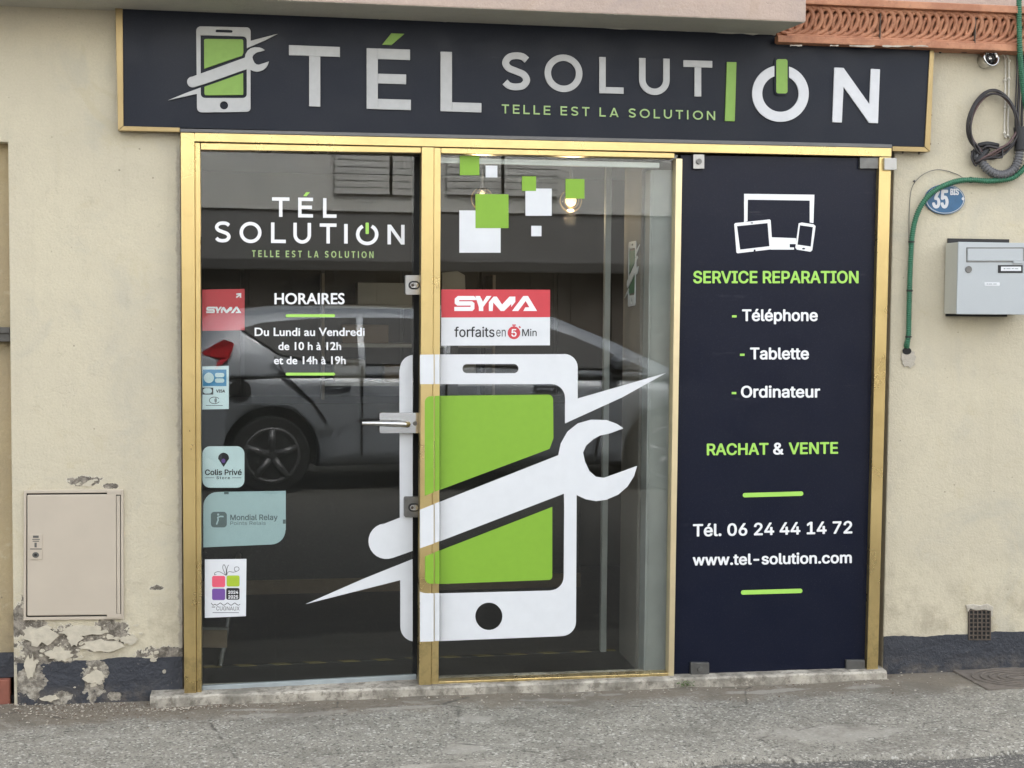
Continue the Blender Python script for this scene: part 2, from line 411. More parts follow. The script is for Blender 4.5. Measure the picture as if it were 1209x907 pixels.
# gold anodised aluminium, brushed along z
n = NB('gold_aluminium')
br = n.noise(1.0, 3, 0.5, vec=n.vmul(n.pos, (900, 900, 2)))
c = n.mix(n.noise(3, 5), (0.60, 0.455, 0.20), (0.66, 0.52, 0.25))
c = n.mix(n.math('MULTIPLY', n.step(n.noise(18, 6, 0.75), 0.52, 0.76), 0.22), c, (0.36, 0.26, 0.11))
z_ = n.xyz()[2]
c = n.mix(n.math('MULTIPLY', n.step(z_, 0.05, 0.40, 1, 0), n.step(n.noise(22, 6, 0.7), 0.42, 0.70, 0, 0.6)), c, (0.22, 0.165, 0.085))
n.p.inputs['Metallic'].default_value = 0.93
M['gold'] = n.done(c, n.step(n.noise(5, 6), 0.3, 0.7, 0.24, 0.38), n.bump(br, 0.012, 0.001))
M['gold_pale'] = mat('pale_gold_aluminium', (0.78, 0.66, 0.42), 0.4, 0.85, noise=0.12, nscale=6)
M['gold_sign'] = mat('brown_gold_trim', (0.33, 0.25, 0.125), 0.38, 0.85, noise=0.2, nscale=9)
M['channel'] = mat('dark_grey_channel', (0.13, 0.13, 0.13), 0.45, 0.3, noise=0.25, nscale=8)
# composite sign face
def panelmat(name, col, rough, grain=0.10, coat=0.0):
    n = NB(name)
    c = n.mix(n.noise(2.0, 5), tuple(v*(1-grain) for v in col), tuple(v*(1+grain) for v in col))
    c = n.mix(n.math('MULTIPLY', n.step(n.noise(260, 3, 0.7), 0.55, 0.75), 0.18), c, (0.12, 0.12, 0.14))
    st = n.noise(1.0, 5, 0.65, vec=n.vmul(n.pos, (1.6, 1, 14)))
    c = n.mix(n.math('MULTIPLY', n.math('MULTIPLY', n.step(st, 0.60, 0.72), n.step(n.noise(3.1), 0.5, 0.6)), 0.16), c, (0.2, 0.2, 0.22))
    n.p.inputs['Specular IOR Level'].default_value = 0.22; n.p.inputs['Coat Weight'].default_value = coat; n.p.inputs['Coat Roughness'].default_value = 0.04
    return n.done(c, n.step(n.noise(7, 5), 0.3, 0.7, rough*0.85, rough*1.15), n.bump(n.noise(1.3, 2), 0.06, 0.01))
M['navy'] = panelmat('navy_composite', (0.0105, 0.0135, 0.022), 0.45)
M['navy_film'] = panelmat('navy_film_glass', (0.004, 0.0062, 0.0175), 0.35, coat=0.03)
M['letter'] = mat('grey_white_acrylic', (0.43, 0.435, 0.43), 0.5, noise=0.10, nscale=50)
M['letter_white'] = mat('white_acrylic', (0.58, 0.59, 0.605), 0.5, noise=0.07, nscale=50)
M['green'] = mat('lime_green_vinyl', (0.205, 0.395, 0.028), 0.5, noise=0.06, nscale=40)
M['green_sign'] = mat('leaf_green_acrylic', (0.20, 0.35, 0.060), 0.5, noise=0.10, nscale=50)
M['green_text'] = mat('light_green_vinyl', (0.36, 0.66, 0.11), 0.5)
M['green_pale'] = mat('pale_green_vinyl', (0.33, 0.47, 0.19), 0.5)
M['white'] = mat('white_vinyl', (0.66, 0.68, 0.70), 0.45, noise=0.05, nscale=25)
M['white_text'] = mat('white_lettering', (0.80, 0.81, 0.82), 0.5)
M['red'] = mat('red_sticker', (0.54, 0.045, 0.058), 0.5, noise=0.05, nscale=60)
M['black'] = mat('black_ink', (0.012, 0.012, 0.014), 0.5)
M['dark'] = mat('gap_shade_black', (0.010, 0.010, 0.010), 0.8)  # flat black standing in for the shade inside gaps and holes
M['blue'] = mat('blue_sticker', (0.045, 0.25, 0.47), 0.5)
M['paleblue'] = mat('pale_blue_sticker', (0.66, 0.80, 0.82), 0.5, noise=0.05, nscale=40)
M['tealgrey'] = mat('frosted_teal_sticker', (0.40, 0.54, 0.56), 0.5, noise=0.06, nscale=40)
M['seal'] = mat('worn_grey_seal', (0.30, 0.335, 0.34), 0.6, noise=0.35, nscale=14)
M['tealdark'] = mat('dark_teal_ink', (0.10, 0.145, 0.15), 0.5)
M['pinkink'] = mat('pink_ink', (0.72, 0.10, 0.16), 0.5)
M['limeink'] = mat('lime_ink', (0.35, 0.48, 0.03), 0.5)
M['purple'] = mat('purple_ink', (0.16, 0.07, 0.30), 0.5)
M['steel'] = mat('satin_steel', (0.36, 0.36, 0.355), 0.36, 1.0, noise=0.08, nscale=40)
M['steel_dark'] = mat('dull_steel', (0.16, 0.16, 0.155), 0.45, 0.9, noise=0.3, nscale=40)
M['chrome'] = mat('chrome', (0.52, 0.515, 0.50), 0.16, 1.0)
M['cabinet'] = mat('cream_enamel', (0.475, 0.415, 0.335), 0.5, noise=0.08, nscale=8, bump=0.12, bscale=12)
M['mailbox'] = mat('pale_grey_enamel', (0.41, 0.44, 0.455), 0.42, 0.15, noise=0.04, nscale=200)
M['mailbox_side'] = mat('grey_enamel', (0.46, 0.455, 0.40), 0.5, 0.1, noise=0.05, nscale=150)
M['plateblue'] = mat('blue_enamel', (0.022, 0.10, 0.21), 0.28, noise=0.2, nscale=40)
M['conduit'] = mat('green_conduit', (0.028, 0.14, 0.075), 0.5, noise=0.25, nscale=20)
M['sleeve'] = mat('grey_corrugated_plastic', (0.12, 0.12, 0.125), 0.55, noise=0.2, nscale=30)
M['cable'] = mat('black_cable', (0.022, 0.019, 0.020), 0.45)
M['cable_brown'] = mat('brown_cable', (0.085, 0.048, 0.045), 0.5)
M['whitewire'] = mat('dirty_white_wire', (0.60, 0.57, 0.50), 0.6, noise=0.2, nscale=60)
n = NB('terracotta')
c = n.mix(n.step(n.noise(12, 6, 0.7), 0.35, 0.68), (0.33, 0.140, 0.075), (0.47, 0.225, 0.125))
c = n.mix(n.math('MULTIPLY', n.step(n.noise(45, 6, 0.7), 0.54, 0.70), 0.55), c, (0.14, 0.065, 0.040))
M['terracotta'] = n.done(c, 0.7, n.bump(n.noise(60, 5), 0.4, 0.003))
M['plaster_white'] = mat('broken_plaster', (0.42, 0.385, 0.32), 0.9, noise=0.3, nscale=60, bump=1.0, bscale=90)
M['rust'] = mat('rusty_iron', (0.105, 0.085, 0.068), 0.8, 0.3, noise=0.5, nscale=60, bump=0.6, bscale=120)
M['cast_iron'] = mat('dusty_cast_iron', (0.145, 0.125, 0.105), 0.85, 0.1, noise=0.4, nscale=30, bump=0.6, bscale=120)
M['brick'] = mat('red_brick_tile', (0.26, 0.095, 0.065), 0.85, noise=0.3, nscale=30, bump=0.5, bscale=60)
M['zinc'] = mat('weathered_wood_ledge', (0.085, 0.08, 0.07), 0.8, noise=0.4, nscale=30, bump=0.5)
M['leaf'] = mat('weed_leaf', (0.06, 0.11, 0.02), 0.6, noise=0.3, nscale=90)
M['litter'] = mat('dry_litter', (0.38, 0.345, 0.28), 0.9, noise=0.4, nscale=40)
M['pebble'] = mat('brown_litter', (0.12, 0.085, 0.06), 0.9, noise=0.4, nscale=40)
# glass: two real faces, Fresnel reflection over a lightly tinted pass-through
def glassmat(name, tint, ior):
    m = bpy.data.materials.new(name); m.use_nodes = True; t = m.node_tree; t.nodes.clear()
    geo = t.nodes.new('ShaderNodeNewGeometry')
    mr = t.nodes.new('ShaderNodeMapRange'); mr.inputs['To Min'].default_value = ior; mr.inputs['To Max'].default_value = 1.0/ior
    t.links.new(geo.outputs['Backfacing'], mr.inputs['Value'])
    fr = t.nodes.new('ShaderNodeFresnel'); t.links.new(mr.outputs[0], fr.inputs['IOR'])
    tr = t.nodes.new('ShaderNodeBsdfTransparent'); tr.inputs[0].default_value = (*tint, 1)
    gl = t.nodes.new('ShaderNodeBsdfGlossy'); gl.inputs['Roughness'].default_value = 0.0
    n1 = t.nodes.new('ShaderNodeTexNoise'); n1.inputs['Scale'].default_value = 2.0; t.links.new(geo.outputs['Position'], n1.inputs['Vector'])
    bp = t.nodes.new('ShaderNodeBump'); bp.inputs['Strength'].default_value = 0.006; bp.inputs['Distance'].default_value = 0.02
    t.links.new(n1.outputs['Fac'], bp.inputs['Height']); t.links.new(bp.outputs[0], gl.inputs['Normal'])
    mx = t.nodes.new('ShaderNodeMixShader')
    t.links.new(fr.outputs[0], mx.inputs[0]); t.links.new(tr.outputs[0], mx.inputs[1]); t.links.new(gl.outputs[0], mx.inputs[2])
    # a thin film of dust
    df = t.nodes.new('ShaderNodeBsdfDiffuse'); df.inputs[0].default_value = (0.5, 0.5, 0.47, 1)
    n2 = t.nodes.new('ShaderNodeTexNoise'); n2.inputs['Scale'].default_value = 5; n2.inputs['Detail'].default_value = 8; n2.inputs['Roughness'].default_value = 0.7
    t.links.new(geo.outputs['Position'], n2.inputs['Vector'])
    m2 = t.nodes.new('ShaderNodeMapRange'); m2.inputs['From Min'].default_value = 0.3; m2.inputs['From Max'].default_value = 0.8; m2.inputs['To Max'].default_value = 0.0045
    t.links.new(n2.outputs['Fac'], m2.inputs['Value'])
    mx2 = t.nodes.new('ShaderNodeMixShader'); t.links.new(m2.outputs[0], mx2.inputs[0]); t.links.new(mx.outputs[0], mx2.inputs[1]); t.links.new(df.outputs[0], mx2.inputs[2])
    o = t.nodes.new('ShaderNodeOutputMaterial'); t.links.new(mx2.outputs[0], o.inputs[0])
    return m
M['glass'] = glassmat('shop_glass', (0.93, 0.95, 0.94), 1.55)
M['globe'] = glassmat('lamp_globe_glass', (0.95, 0.93, 0.88), 1.7)
def emit(name, col, st):
    m = mat(name, col, 0.5); p = m.node_tree.nodes['Principled BSDF']
    p.inputs['Emission Color'].default_value = (*col, 1); p.inputs['Emission Strength'].default_value = st; return m
M['bulb'] = emit('lit_bulb', (1.0, 0.74, 0.40), 0.42)
# interior
def planks(name, a, b):
    n = NB(name)
    br = n.t.nodes.new('ShaderNodeTexBrick'); br.inputs['Scale'].default_value = 1.0
    br.inputs['Brick Width'].default_value = 0.9; br.inputs['Row Height'].default_value = 0.16; br.inputs['Mortar Size'].default_value = 0.003
    br.inputs['Color1'].default_value = (*a, 1); br.inputs['Color2'].default_value = (*b, 1); br.inputs['Mortar'].default_value = (*[v*1.8 for v in b], 1)
    n.lk(n.pos, br.inputs['Vector'])
    g = n.noise(1.0, 5, 0.6, vec=n.vmul(n.pos, (3, 60, 1)))
    c = n.mix(n.math('MULTIPLY', g, 0.5), br.outputs['Color'], tuple(v*0.5 for v in a))
    return n.done(c, 0.45)
M['floor'] = planks('dark_plank_floor', (0.014, 0.014, 0.0145), (0.022, 0.022, 0.0225))
M['int_wall'] = mat('grey_interior_wall', (0.065, 0.066, 0.066), 0.8, noise=0.15, nscale=2)
M['int_dark'] = mat('charcoal_panel', (0.020, 0.021, 0.023), 0.6, noise=0.2, nscale=3)
M['int_white'] = mat('white_paint', (0.70, 0.71, 0.68), 0.6, noise=0.12, nscale=9)
M['jamb'] = mat('grey_white_jamb', (0.33, 0.335, 0.315), 0.6, noise=0.25, nscale=9)
M['int_grey'] = mat('grey_side_wall', (0.17, 0.155, 0.135), 0.75, noise=0.2, nscale=5)
M['wood_brown'] = mat('brown_skirting', (0.13, 0.095, 0.06), 0.6, noise=0.2, nscale=20)
n = NB('hazard_stripes')
x = n.xyz(); ww = n.math('FRACT', n.math('MULTIPLY', n.math('ADD', x[0], n.math('MULTIPLY', x[1], 1.0)), 7.0))
M['hazard'] = n.done(n.mix(n.step(ww, 0.49, 0.51), (0.02, 0.02, 0.02), (0.17, 0.135, 0.045)), 0.6)
# across the street
M['opp_wall'] = make_stucco('grey_house_render', (0.66, 0.655, 0.62), (0.60, 0.60, 0.57))
M['opp_shade_band'] = mat('band_in_shade', (0.16, 0.16, 0.16), 0.8, noise=0.25, nscale=1.5)  # shade on this wall band is put into its dark colour
M['opp_board'] = mat('brown_boards', (0.10, 0.085, 0.07), 0.8, noise=0.3, nscale=6)
M['opp_ledge_shade'] = mat('ledge_in_shade', (0.05, 0.05, 0.05), 0.8, noise=0.3, nscale=3)  # shadow under the awning is put into the ledge colour
M['shutter'] = mat('grey_shutter', (0.58, 0.58, 0.555), 0.7, noise=0.1, nscale=5)
n = NB('silver_car_paint')
n.p.inputs['Metallic'].default_value = 0.15; n.p.inputs['Coat Weight'].default_value = 0.35; n.p.inputs['Coat Roughness'].default_value = 0.03
M['carpaint'] = n.done(n.mix(n.noise(400, 2), (0.30, 0.33, 0.37), (0.36, 0.395, 0.44)), 0.35)
M['carglass'] = mat('dark_car_glass', (0.012, 0.013, 0.014), 0.05, 0.0, 0.28)
M['carblack'] = mat('black_plastic', (0.014, 0.014, 0.015), 0.6)
M['rubber'] = mat('tyre_rubber', (0.016, 0.016, 0.016), 0.8)
M['alloy'] = mat('alloy_rim', (0.17, 0.17, 0.175), 0.42, 0.6)
M['taillight'] = mat('red_lens', (0.75, 0.02, 0.035), 0.15, coat=0.8)

# ------------------------------------------------------------------ lettering
try:
    import os
    _fp = os.path.join(bpy.utils.system_resource('DATAFILES'), 'fonts', 'Inter.woff2')
    FONT = bpy.data.fonts.load(_fp) if os.path.exists(_fp) else None
except Exception:
    FONT = None
def untangle(P):
    """cut a contour that crosses itself into simple loops"""
    n = len(P); cuts = {i: [] for i in range(n)}; cid = 0
    for i in range(n):
        a, b = P[i], P[(i+1) % n]
        for j in range(i+2, n):
            if i == 0 and j == n-1: continue
            c, d = P[j], P[(j+1) % n]
            den = (b.x-a.x)*(d.y-c.y)-(b.y-a.y)*(d.x-c.x)
            if abs(den) < 1e-12: continue
            t = ((c.x-a.x)*(d.y-c.y)-(c.y-a.y)*(d.x-c.x))/den; u = ((c.x-a.x)*(b.y-a.y)-(c.y-a.y)*(b.x-a.x))/den
            if 1e-6 < t < 1-1e-6 and 1e-6 < u < 1-1e-6:
                p = a+(b-a)*t; cuts[i].append((t, cid, p)); cuts[j].append((u, cid, p)); cid += 1
    if cid == 0: return [P]
    seq = []
    for i in range(n):
        seq.append((None, P[i])); seq += [(c, p) for t, c, p in sorted(cuts[i], key=lambda q: q[0])]
    out, st = [], []
    for it in seq:
        if it[0] is not None:
            k = next((m for m, q in enumerate(st) if q[0] == it[0]), None)
            if k is not None:
                lp = [q[1] for q in st[k:]]; del st[k+1:]
                if len(lp) > 2: out.append(lp)
                continue
        st.append(it)
    if len(st) > 2: out.append([q[1] for q in st])
    return out
_tl = {}
def text_loops(s, font, off, spacing=1.0):
    key = (s, font.name if font else '', off, spacing)
    if key not in _tl: _tl[key] = _text_loops(s, font, off, spacing)
    return _tl[key]
def _text_loops(s, font, off, spacing=1.0):
    c = bpy.data.curves.new('txt', 'FONT'); c.body = s; c.offset = off; c.space_character = spacing
    if font is not None: c.font = font
    c.resolution_u = 4
    o = bpy.data.objects.new('txt', c); COL.objects.link(o)
    bpy.context.view_layer.update()
    dg = bpy.context.evaluated_depsgraph_get()
    cu = o.to_curve(dg)
    polys = []
    for sp in cu.splines:
        pts = []
        if sp.type == 'BEZIER':
            bp = sp.bezier_points; m = len(bp)
            for i in range(m):
                p, q = bp[i], bp[(i+1) % m]
                straight = p.handle_right_type == 'VECTOR' and q.handle_left_type == 'VECTOR'
                seg = interpolate_bezier(p.co, p.handle_right, q.handle_left, q.co, 2 if straight else 6)
                pts += [v.copy() for v in seg[:-1]]
        else: pts = [Vector(p.co[:3]) for p in sp.points]
        q = []
        for p in pts:
            if not q or (p-q[-1]).length > 1e-5: q.append(Vector((p.x, p.y, 0)))
        if len(q) > 2 and (q[0]-q[-1]).length < 1e-5: q.pop()
        if len(q) > 2: polys += untangle(q)
    o.to_curve_clear(); bpy.data.objects.remove(o); bpy.data.curves.remove(c)
    def area(P): return 0.5*sum(P[i-1].x*P[i].y-P[i].x*P[i-1].y for i in range(len(P)))
    def inside(pt, P):
        r_ = False
        for i in range(len(P)):
            a_, b_ = P[i-1], P[i]
            if (a_.y > pt.y) != (b_.y > pt.y) and pt.x < (b_.x-a_.x)*(pt.y-a_.y)/(b_.y-a_.y)+a_.x: r_ = not r_
        return r_
    polys = [P for P in polys if abs(area(P)) > 1e-6]
    ars = [area(P) for P in polys]
    sg_ = 1 if max(ars, key=abs) > 0 else -1
    outs = [i for i, a_ in enumerate(ars) if a_*sg_ > 0]; holes = [i for i, a_ in enumerate(ars) if a_*sg_ <= 0]
    vs, fs = [], []
    for k, i in enumerate(outs):
        loops = [polys[i]] + [polys[h] for h in holes if inside(polys[h][0], polys[i])]
        c2 = bpy.data.curves.new('fill', 'CURVE'); c2.dimensions = '2D'; c2.fill_mode = 'BOTH'
        for lp in loops:
            sp = c2.splines.new('POLY'); sp.points.add(len(lp)-1); sp.use_cyclic_u = True
            for p, pt in zip(lp, sp.points): pt.co = (p.x, p.y, 0, 1)
        o2 = bpy.data.objects.new('fill', c2); COL.objects.link(o2)
        bpy.context.view_layer.update()
        me = bpy.data.meshes.new_from_object(o2.evaluated_get(bpy.context.evaluated_depsgraph_get()))
        base = len(vs)
        # strokes of one letter that cross lie a hair above each other
        vs += [Vector((v.co.x, v.co.y, (k % 3)*1.0)) for v in me.vertices]
        fs += [tuple(base+j for j in p.vertices) for p in me.polygons]
        bpy.data.objects.remove(o2); bpy.data.curves.remove(c2); bpy.data.meshes.remove(me)
    return vs, fs
_cap = {}
def cap_h(font, off):
    k = (font.name if font else '', off)
    if k not in _cap:
        vs, _ = text_loops('H', font, off); _cap[k] = (min(v.y for v in vs), max(v.y for v in vs))
    return _cap[k]
def add_text(bm, s, x0, x1, ytop, ybase, pl, lift, font='inter', off=0.0, slope=0.0, spacing=1.0, ref=None, mi=0, bold=0.0):
    if bold > 0:   # a heavier cut: the same outline struck again around itself, each strike a hair higher
        for i in range(9):
            dx, dy = (0, 0) if i == 8 else (bold*math.cos(i*math.pi/4), bold*0.8*math.sin(i*math.pi/4))
            add_text(bm, s, x0+bold+dx, x1-bold+dx, ytop+bold*.8+dy, ybase-bold*.8+dy, pl, lift+0.00006*i, font, 0.0, slope, spacing, ref, mi)
        return
    """text whose ink spans px x0..x1, capitals from ytop to ybase (px), lying on plane pl"""
    f = FONT if font == 'inter' else None
    vs, fs = text_loops(s, f, off, spacing)
    a, b = (min(v.x for v in vs), max(v.x for v in vs)); c0, c1 = cap_h(f, off)
    if ref == 'ink': c0, c1 = min(v.y for v in vs), max(v.y for v in vs)
    nv = []
    for v in vs:
        u = (v.x-a)/(b-a); t = (v.y-c0)/(c1-c0)
        px = x0+(x1-x0)*u; py = ybase+(ytop-ybase)*t + slope*(px-(x0+x1)/2)
        nv.append(bm.verts.new(pl.hit(px, py)+pl.n*(lift+0.00002*v.z)))
    for q in fs:
        try:
            f_ = bm.faces.new([nv[i] for i in q]); f_.material_index = mi
        except ValueError: pass
SPTS = [(1, .13), (.80, .025), (.5, 0), (.2, .05), (.03, .22), (.15, .39), (.5, .495), (.85, .60), (.99, .78), (.82, .95), (.5, 1), (.19, .965), (0, .85)]
def glyph(ch, x0, y0, x1, y1, s, slope=0.0):
    """geometric capital in the px box; returns a list of polygons (each a list of loops) with no overlaps"""
    W, H = x1-x0, y1-y0
    if ch == 'T': P = [[rect(0, 0, W, s)], [rect((W-s)/2, s, (W+s)/2, H)]]
    elif ch == 'E': P = [[rect(0, 0, s, H)], [rect(s, 0, W, s)], [rect(s, (H-s)*.48, W*.93, (H-s)*.48+s)], [rect(s, H-s, W, H)]]
    elif ch == 'L': P = [[rect(0, 0, s, H)], [rect(s, H-s, W, H)]]
    elif ch == 'I': P = [[rect(0, 0, W, H)]]
    elif ch == 'U':
        r = (W-s)/2; pts = [(s/2, 0)] + [(W/2+r*math.cos(R(180-a)), H-s/2-r+r*math.sin(R(180-a))) for a in range(0, 181, 10)] + [(W-s/2, 0)]
        P = [[ribbon(pts, s)]]
    elif ch == 'O': P = [[ell(W/2, H/2, W/2, H/2, 48), ell(W/2, H/2, W/2-s, H/2-s, 48)[::-1]]]
    elif ch == 'S':
        c = catmull([((W-s)*a+s/2, (H-s)*b+s/2, 0) for a, b in SPTS], 5)
        P = [[ribbon([(p.x, p.y) for p in c], s)]]
    elif ch == 'N': P = [[[(0, H), (0, 0), (s*1.02, 0), (W-s, H-1.62*s), (W-s, 0), (W, 0), (W, H), (W-s*1.02, H), (s, 1.62*s), (s, H)]]]
    elif ch == 'A':
        d = s*1.06
        yb = H*0.66
        xi = lambda y: d + (W/2-d)*(H-y)/(H-s*1.25)
        P = [[[(0, H), (W/2-s*.53, 0), (W/2+s*.53, 0), (W, H), (W-d, H), (W/2, s*1.25), (d, H)]],
             [[(xi(yb), yb), (W-xi(yb), yb), (W-xi(yb+s*.9), yb+s*.9), (xi(yb+s*.9), yb+s*.9)]]]
    return [[[(x0+x, y0+y+slope*x) for x, y in lp] for lp in poly] for poly in P]
def add_polys(bm, polys, pl, lift, thick, mi=0):
    for poly in polys: ppx(bm, poly, pl, lift, thick, mi)
def geo_line(bm, s, x0, x1, ytop, ybase, sw, pl, lift, thick, slope=0.0, gap=0.42, mi=0):
    """a spaced line of geometric capitals"""
    adv = {'I': 0.2, 'L': 0.62, 'E': 0.66, 'T': 0.72, 'S': 0.72, 'A': 0.88, 'O': 1.0, 'U': 0.80, 'N': 0.82, ' ': 0.22}
    tot = sum(adv[c] for c in s) + gap*(len(s)-1); k = (x1-x0)/tot; x = 0
    for c in s:
        wd = adv[c]*k
        if c != ' ':
            gx0 = x0+x; wI = sw if c == 'I' else wd
            dy = slope*(gx0-x0)
            add_polys(bm, glyph(c, gx0, ytop+dy, gx0+wI, ybase+dy, sw, slope), pl, lift, thick, mi)
        x += wd+gap*k

# ------------------------------------------------------------------ ground
k0 = GZ(600, 906.5, 0); k1 = GZ(1209, 882, 0)
dirk = (k1-k0)/(k1.x-k0.x)
def kerb_at(x): return k0 + dirk*(x-k0.x)
GZ_ROAD = -0.020
bm = B()   # pavement: a finely divided, slightly uneven sheet with a rounded worn front edge
NX, NY = 260, 16
xs = [-3.0 + 8.5*i/NX for i in range(NX+1)]
def hnoise(x, y):
    return 0.0035*math.sin(x*3.1+1.3*y)+0.0028*math.sin(x*7.3+2.0-y*9)+0.002*math.sin(x*17.7+y*13.0)
grid = []
for x in xs:
    ye = kerb_at(x).y + 0.014*math.sin(x*5.0)+0.008*math.sin(x*13.7)
    row = []
    for j in range(NY+1):
        t = j/NY; y = 0.02 + (ye-0.02)*t
        z = hnoise(x, y)*min(1, t*6)
        row.append(bm.verts.new((x, y, z)))
    row.append(bm.verts.new((x, ye-0.012, -0.008))); row.append(bm.verts.new((x, ye-0.018, -0.02))); row.append(bm.verts.new((x, ye-0.02, -0.06)))
    grid.append(row)
for i in range(NX):
    for j in range(len(grid[0])-1):
        bm.faces.new((grid[i][j], grid[i+1][j], grid[i+1][j+1], grid[i][j+1]))
tag(obj('pavement', bm, M['asphalt'], smooth=True), kind='structure')
bm = B(); g = []
for x in (-80, -3, 0, 3, 6, 80):
    g.append([bm.verts.new((x, y, z)) for y, z in ((0.1 if -4 < x < 7 else 0.1, GZ_ROAD-0.02), (-0.9, GZ_ROAD), (-5.0, GZ_ROAD+0.02), (-9.5, GZ_ROAD-0.01), (-90, GZ_ROAD-0.01))])
for i in range(5):
    for j in range(4): bm.faces.new((g[i][j], g[i+1][j], g[i+1][j+1], g[i][j+1]))
tag(obj('road', bm, M['asphalt_road'], smooth=True), kind='structure')
# ------------------------------------------------------------------ the building
bld = empty('shop_building', (1.0, 0.0, 0.0), 'cream rendered old house front holding the navy phone shop, slate painted plinth', 'building')
xl_top, xl_bot = V(10, 160).x, V(16, 830).x
XL = (xl_top+xl_bot)/2
fxL, fxR = V(214.5, 490).x, V(1049, 480).x      # opening of the shopfront
zTop = V(630, 160).z
bm = B()
zh = zTop-0.02
lp = [Vector((x, 0, z)) for x, z in ((XL, -0.1), (fxL, -0.1), (fxL, zh), (fxR, zh), (fxR, -0.1), (16, -0.1), (16, 6.2), (-14, 6.2), (-14, V(5, 168, 0.0).z), (XL, V(5, 168, 0.0).z))]
prism3(bm, [lp], Vector((0, -1, 0)), 0.25)
obj('wall', bm, M['stucco'], bld, bevel=0.004)
bm = B(); box(bm, -14, 16.0, -0.004, 0.0-0.0005, V(1000, 4).z, 6.2); obj('upper_wall', bm, M['pink'], bld)
# plinth with an uneven painted edge
def plinth(x0, x1, ztop, name='plinth'):
    bm = B(); rnd = random.Random(3); top = []
    nn = int((x1-x0)/0.012)
    for i in range(nn+1):
        x = x0+(x1-x0)*i/nn
        top.append(Vector((x, -0.004, ztop + 0.004*math.sin(x*9)+0.0025*math.sin(x*31)+rnd.uniform(-.0015, .0015))))
    lp = [Vector((x0, -0.004, -0.06))] + top + [Vector((x1, -0.004, -0.06))]
    prism3(bm, [lp], Vector((0, -1, 0)), 0.0035)
    return obj(name, bm, M['plinth'], bld)
plinth(XL+0.012, fxL-0.001, V(180, 777).z)
plinth(fxR+0.001, 5.5, V(1120, 749).z)
rnd = random.Random(31); bm = B()
def chip(px, py, r, th):
    c = V(px, py, 0.0); k = rnd.randint(6, 10); a0 = rnd.uniform(0, 6.28)
    lp = [Vector((c.x+r*rnd.uniform(.45, 1.15)*1.5*math.cos(a0+2*math.pi*i/k), -th, c.z+r*rnd.uniform(.4, 1.0)*math.sin(a0+2*math.pi*i/k))) for i in range(k)]
    prism3(bm, [lp], Vector((0, -1, 0)), th-0.0005 if False else th+0.002)
for i in range(70):
    t_ = rnd.random()
    if t_ < .55: px, py = rnd.gauss(70, 34), rnd.gauss(764, 15)
    elif t_ < .75: px, py = rnd.gauss(122, 22), rnd.gauss(748, 10)
    elif t_ < .85: px, py = rnd.gauss(100, 12), rnd.gauss(800, 16)
    elif t_ < .93: px, py = rnd.gauss(190, 18), rnd.gauss(772, 4)
    else: px, py = rnd.gauss(100, 12), rnd.gauss(566, 3)
    if px < 19 or px > 212 or py > 826 or py < 560: continue
    if 24 < px < 150 and 575 < py < 737: continue
    chip(px, py, rnd.choice((.003, .004, .006, .008, .013)), 0.0040+0.000055*i)
for i_, (px, py, w_, h_) in enumerate(((47, 750, 20, 12), (98, 745, 26, 7), (122, 762, 30, 7), (70, 772, 16, 9), (36, 786, 8, 14), (112, 800, 14, 9), (88, 752, 10, 10), (152, 755, 10, 6), (60, 824, 12, 4))):
    c = V(px, py, 0.0); k = 22; k_ = 5.4/F; a0 = rnd.uniform(0, 6.28)
    lp = [Vector((c.x+w_*k_*rnd.uniform(.62, 1.12)*math.cos(a0+2*math.pi*i/k), -0.0081-0.0002*i_, c.z+h_*k_*rnd.uniform(.55, 1.15)*math.sin(a0+2*math.pi*i/k))) for i in range(k)]
    prism3(bm, [lp], Vector((0, -1, 0)), 0.008)
o_ = obj('plaster_flakes', bm, M['stucco_flake'], bld, bevel=0.001); o_['kind'] = 'stuff'
# projecting slab above the sign
SY0, SY1 = -0.05, -0.30
zb = V(560, 22, -0.12).z
bx1 = V(952, 18, SY1).x; bx0 = V(915, 42, SY0).x
zu = V(915, 41, -0.05).z
bm = B()
pts = [Vector((-3.2, 0.0, zu)), Vector((bx0, 0.0, zu)), Vector((bx0, SY0, zu)), Vector((bx1, SY1, zu)), Vector((-3.2, SY1, zu))]
prism3(bm, [pts], Vector((0, 0, -1)), 0.16)
bm.normal_update()
for f in bm.faces: f.material_index = 1 if (f.normal.z < -0.5 or (abs(f.normal.z) < .5 and False)) else 0
for f in bm.faces:
    if abs(f.calc_center_median().z-zu) < 1e-4: f.material_index = 1
obj('balcony_slab', bm, [M['pink'], M['slab_under']], bld, bevel=0.006)
# a mortar lip running along under the slab, on top of the sign
bm = B(); rnd = random.Random(5); P = []
for i in range(60):
    px = 150+765*i/59
    P.append(V(px, 8+33*(px-145)/770, -0.048)+Vector((0, -0.004, 0.004+rnd.uniform(-.003, .003))))
tube(bm, P, [0.007+rnd.uniform(-.003, .003) for _ in P], 6); obj('mortar_joint', bm, M['slab_under'], bld)
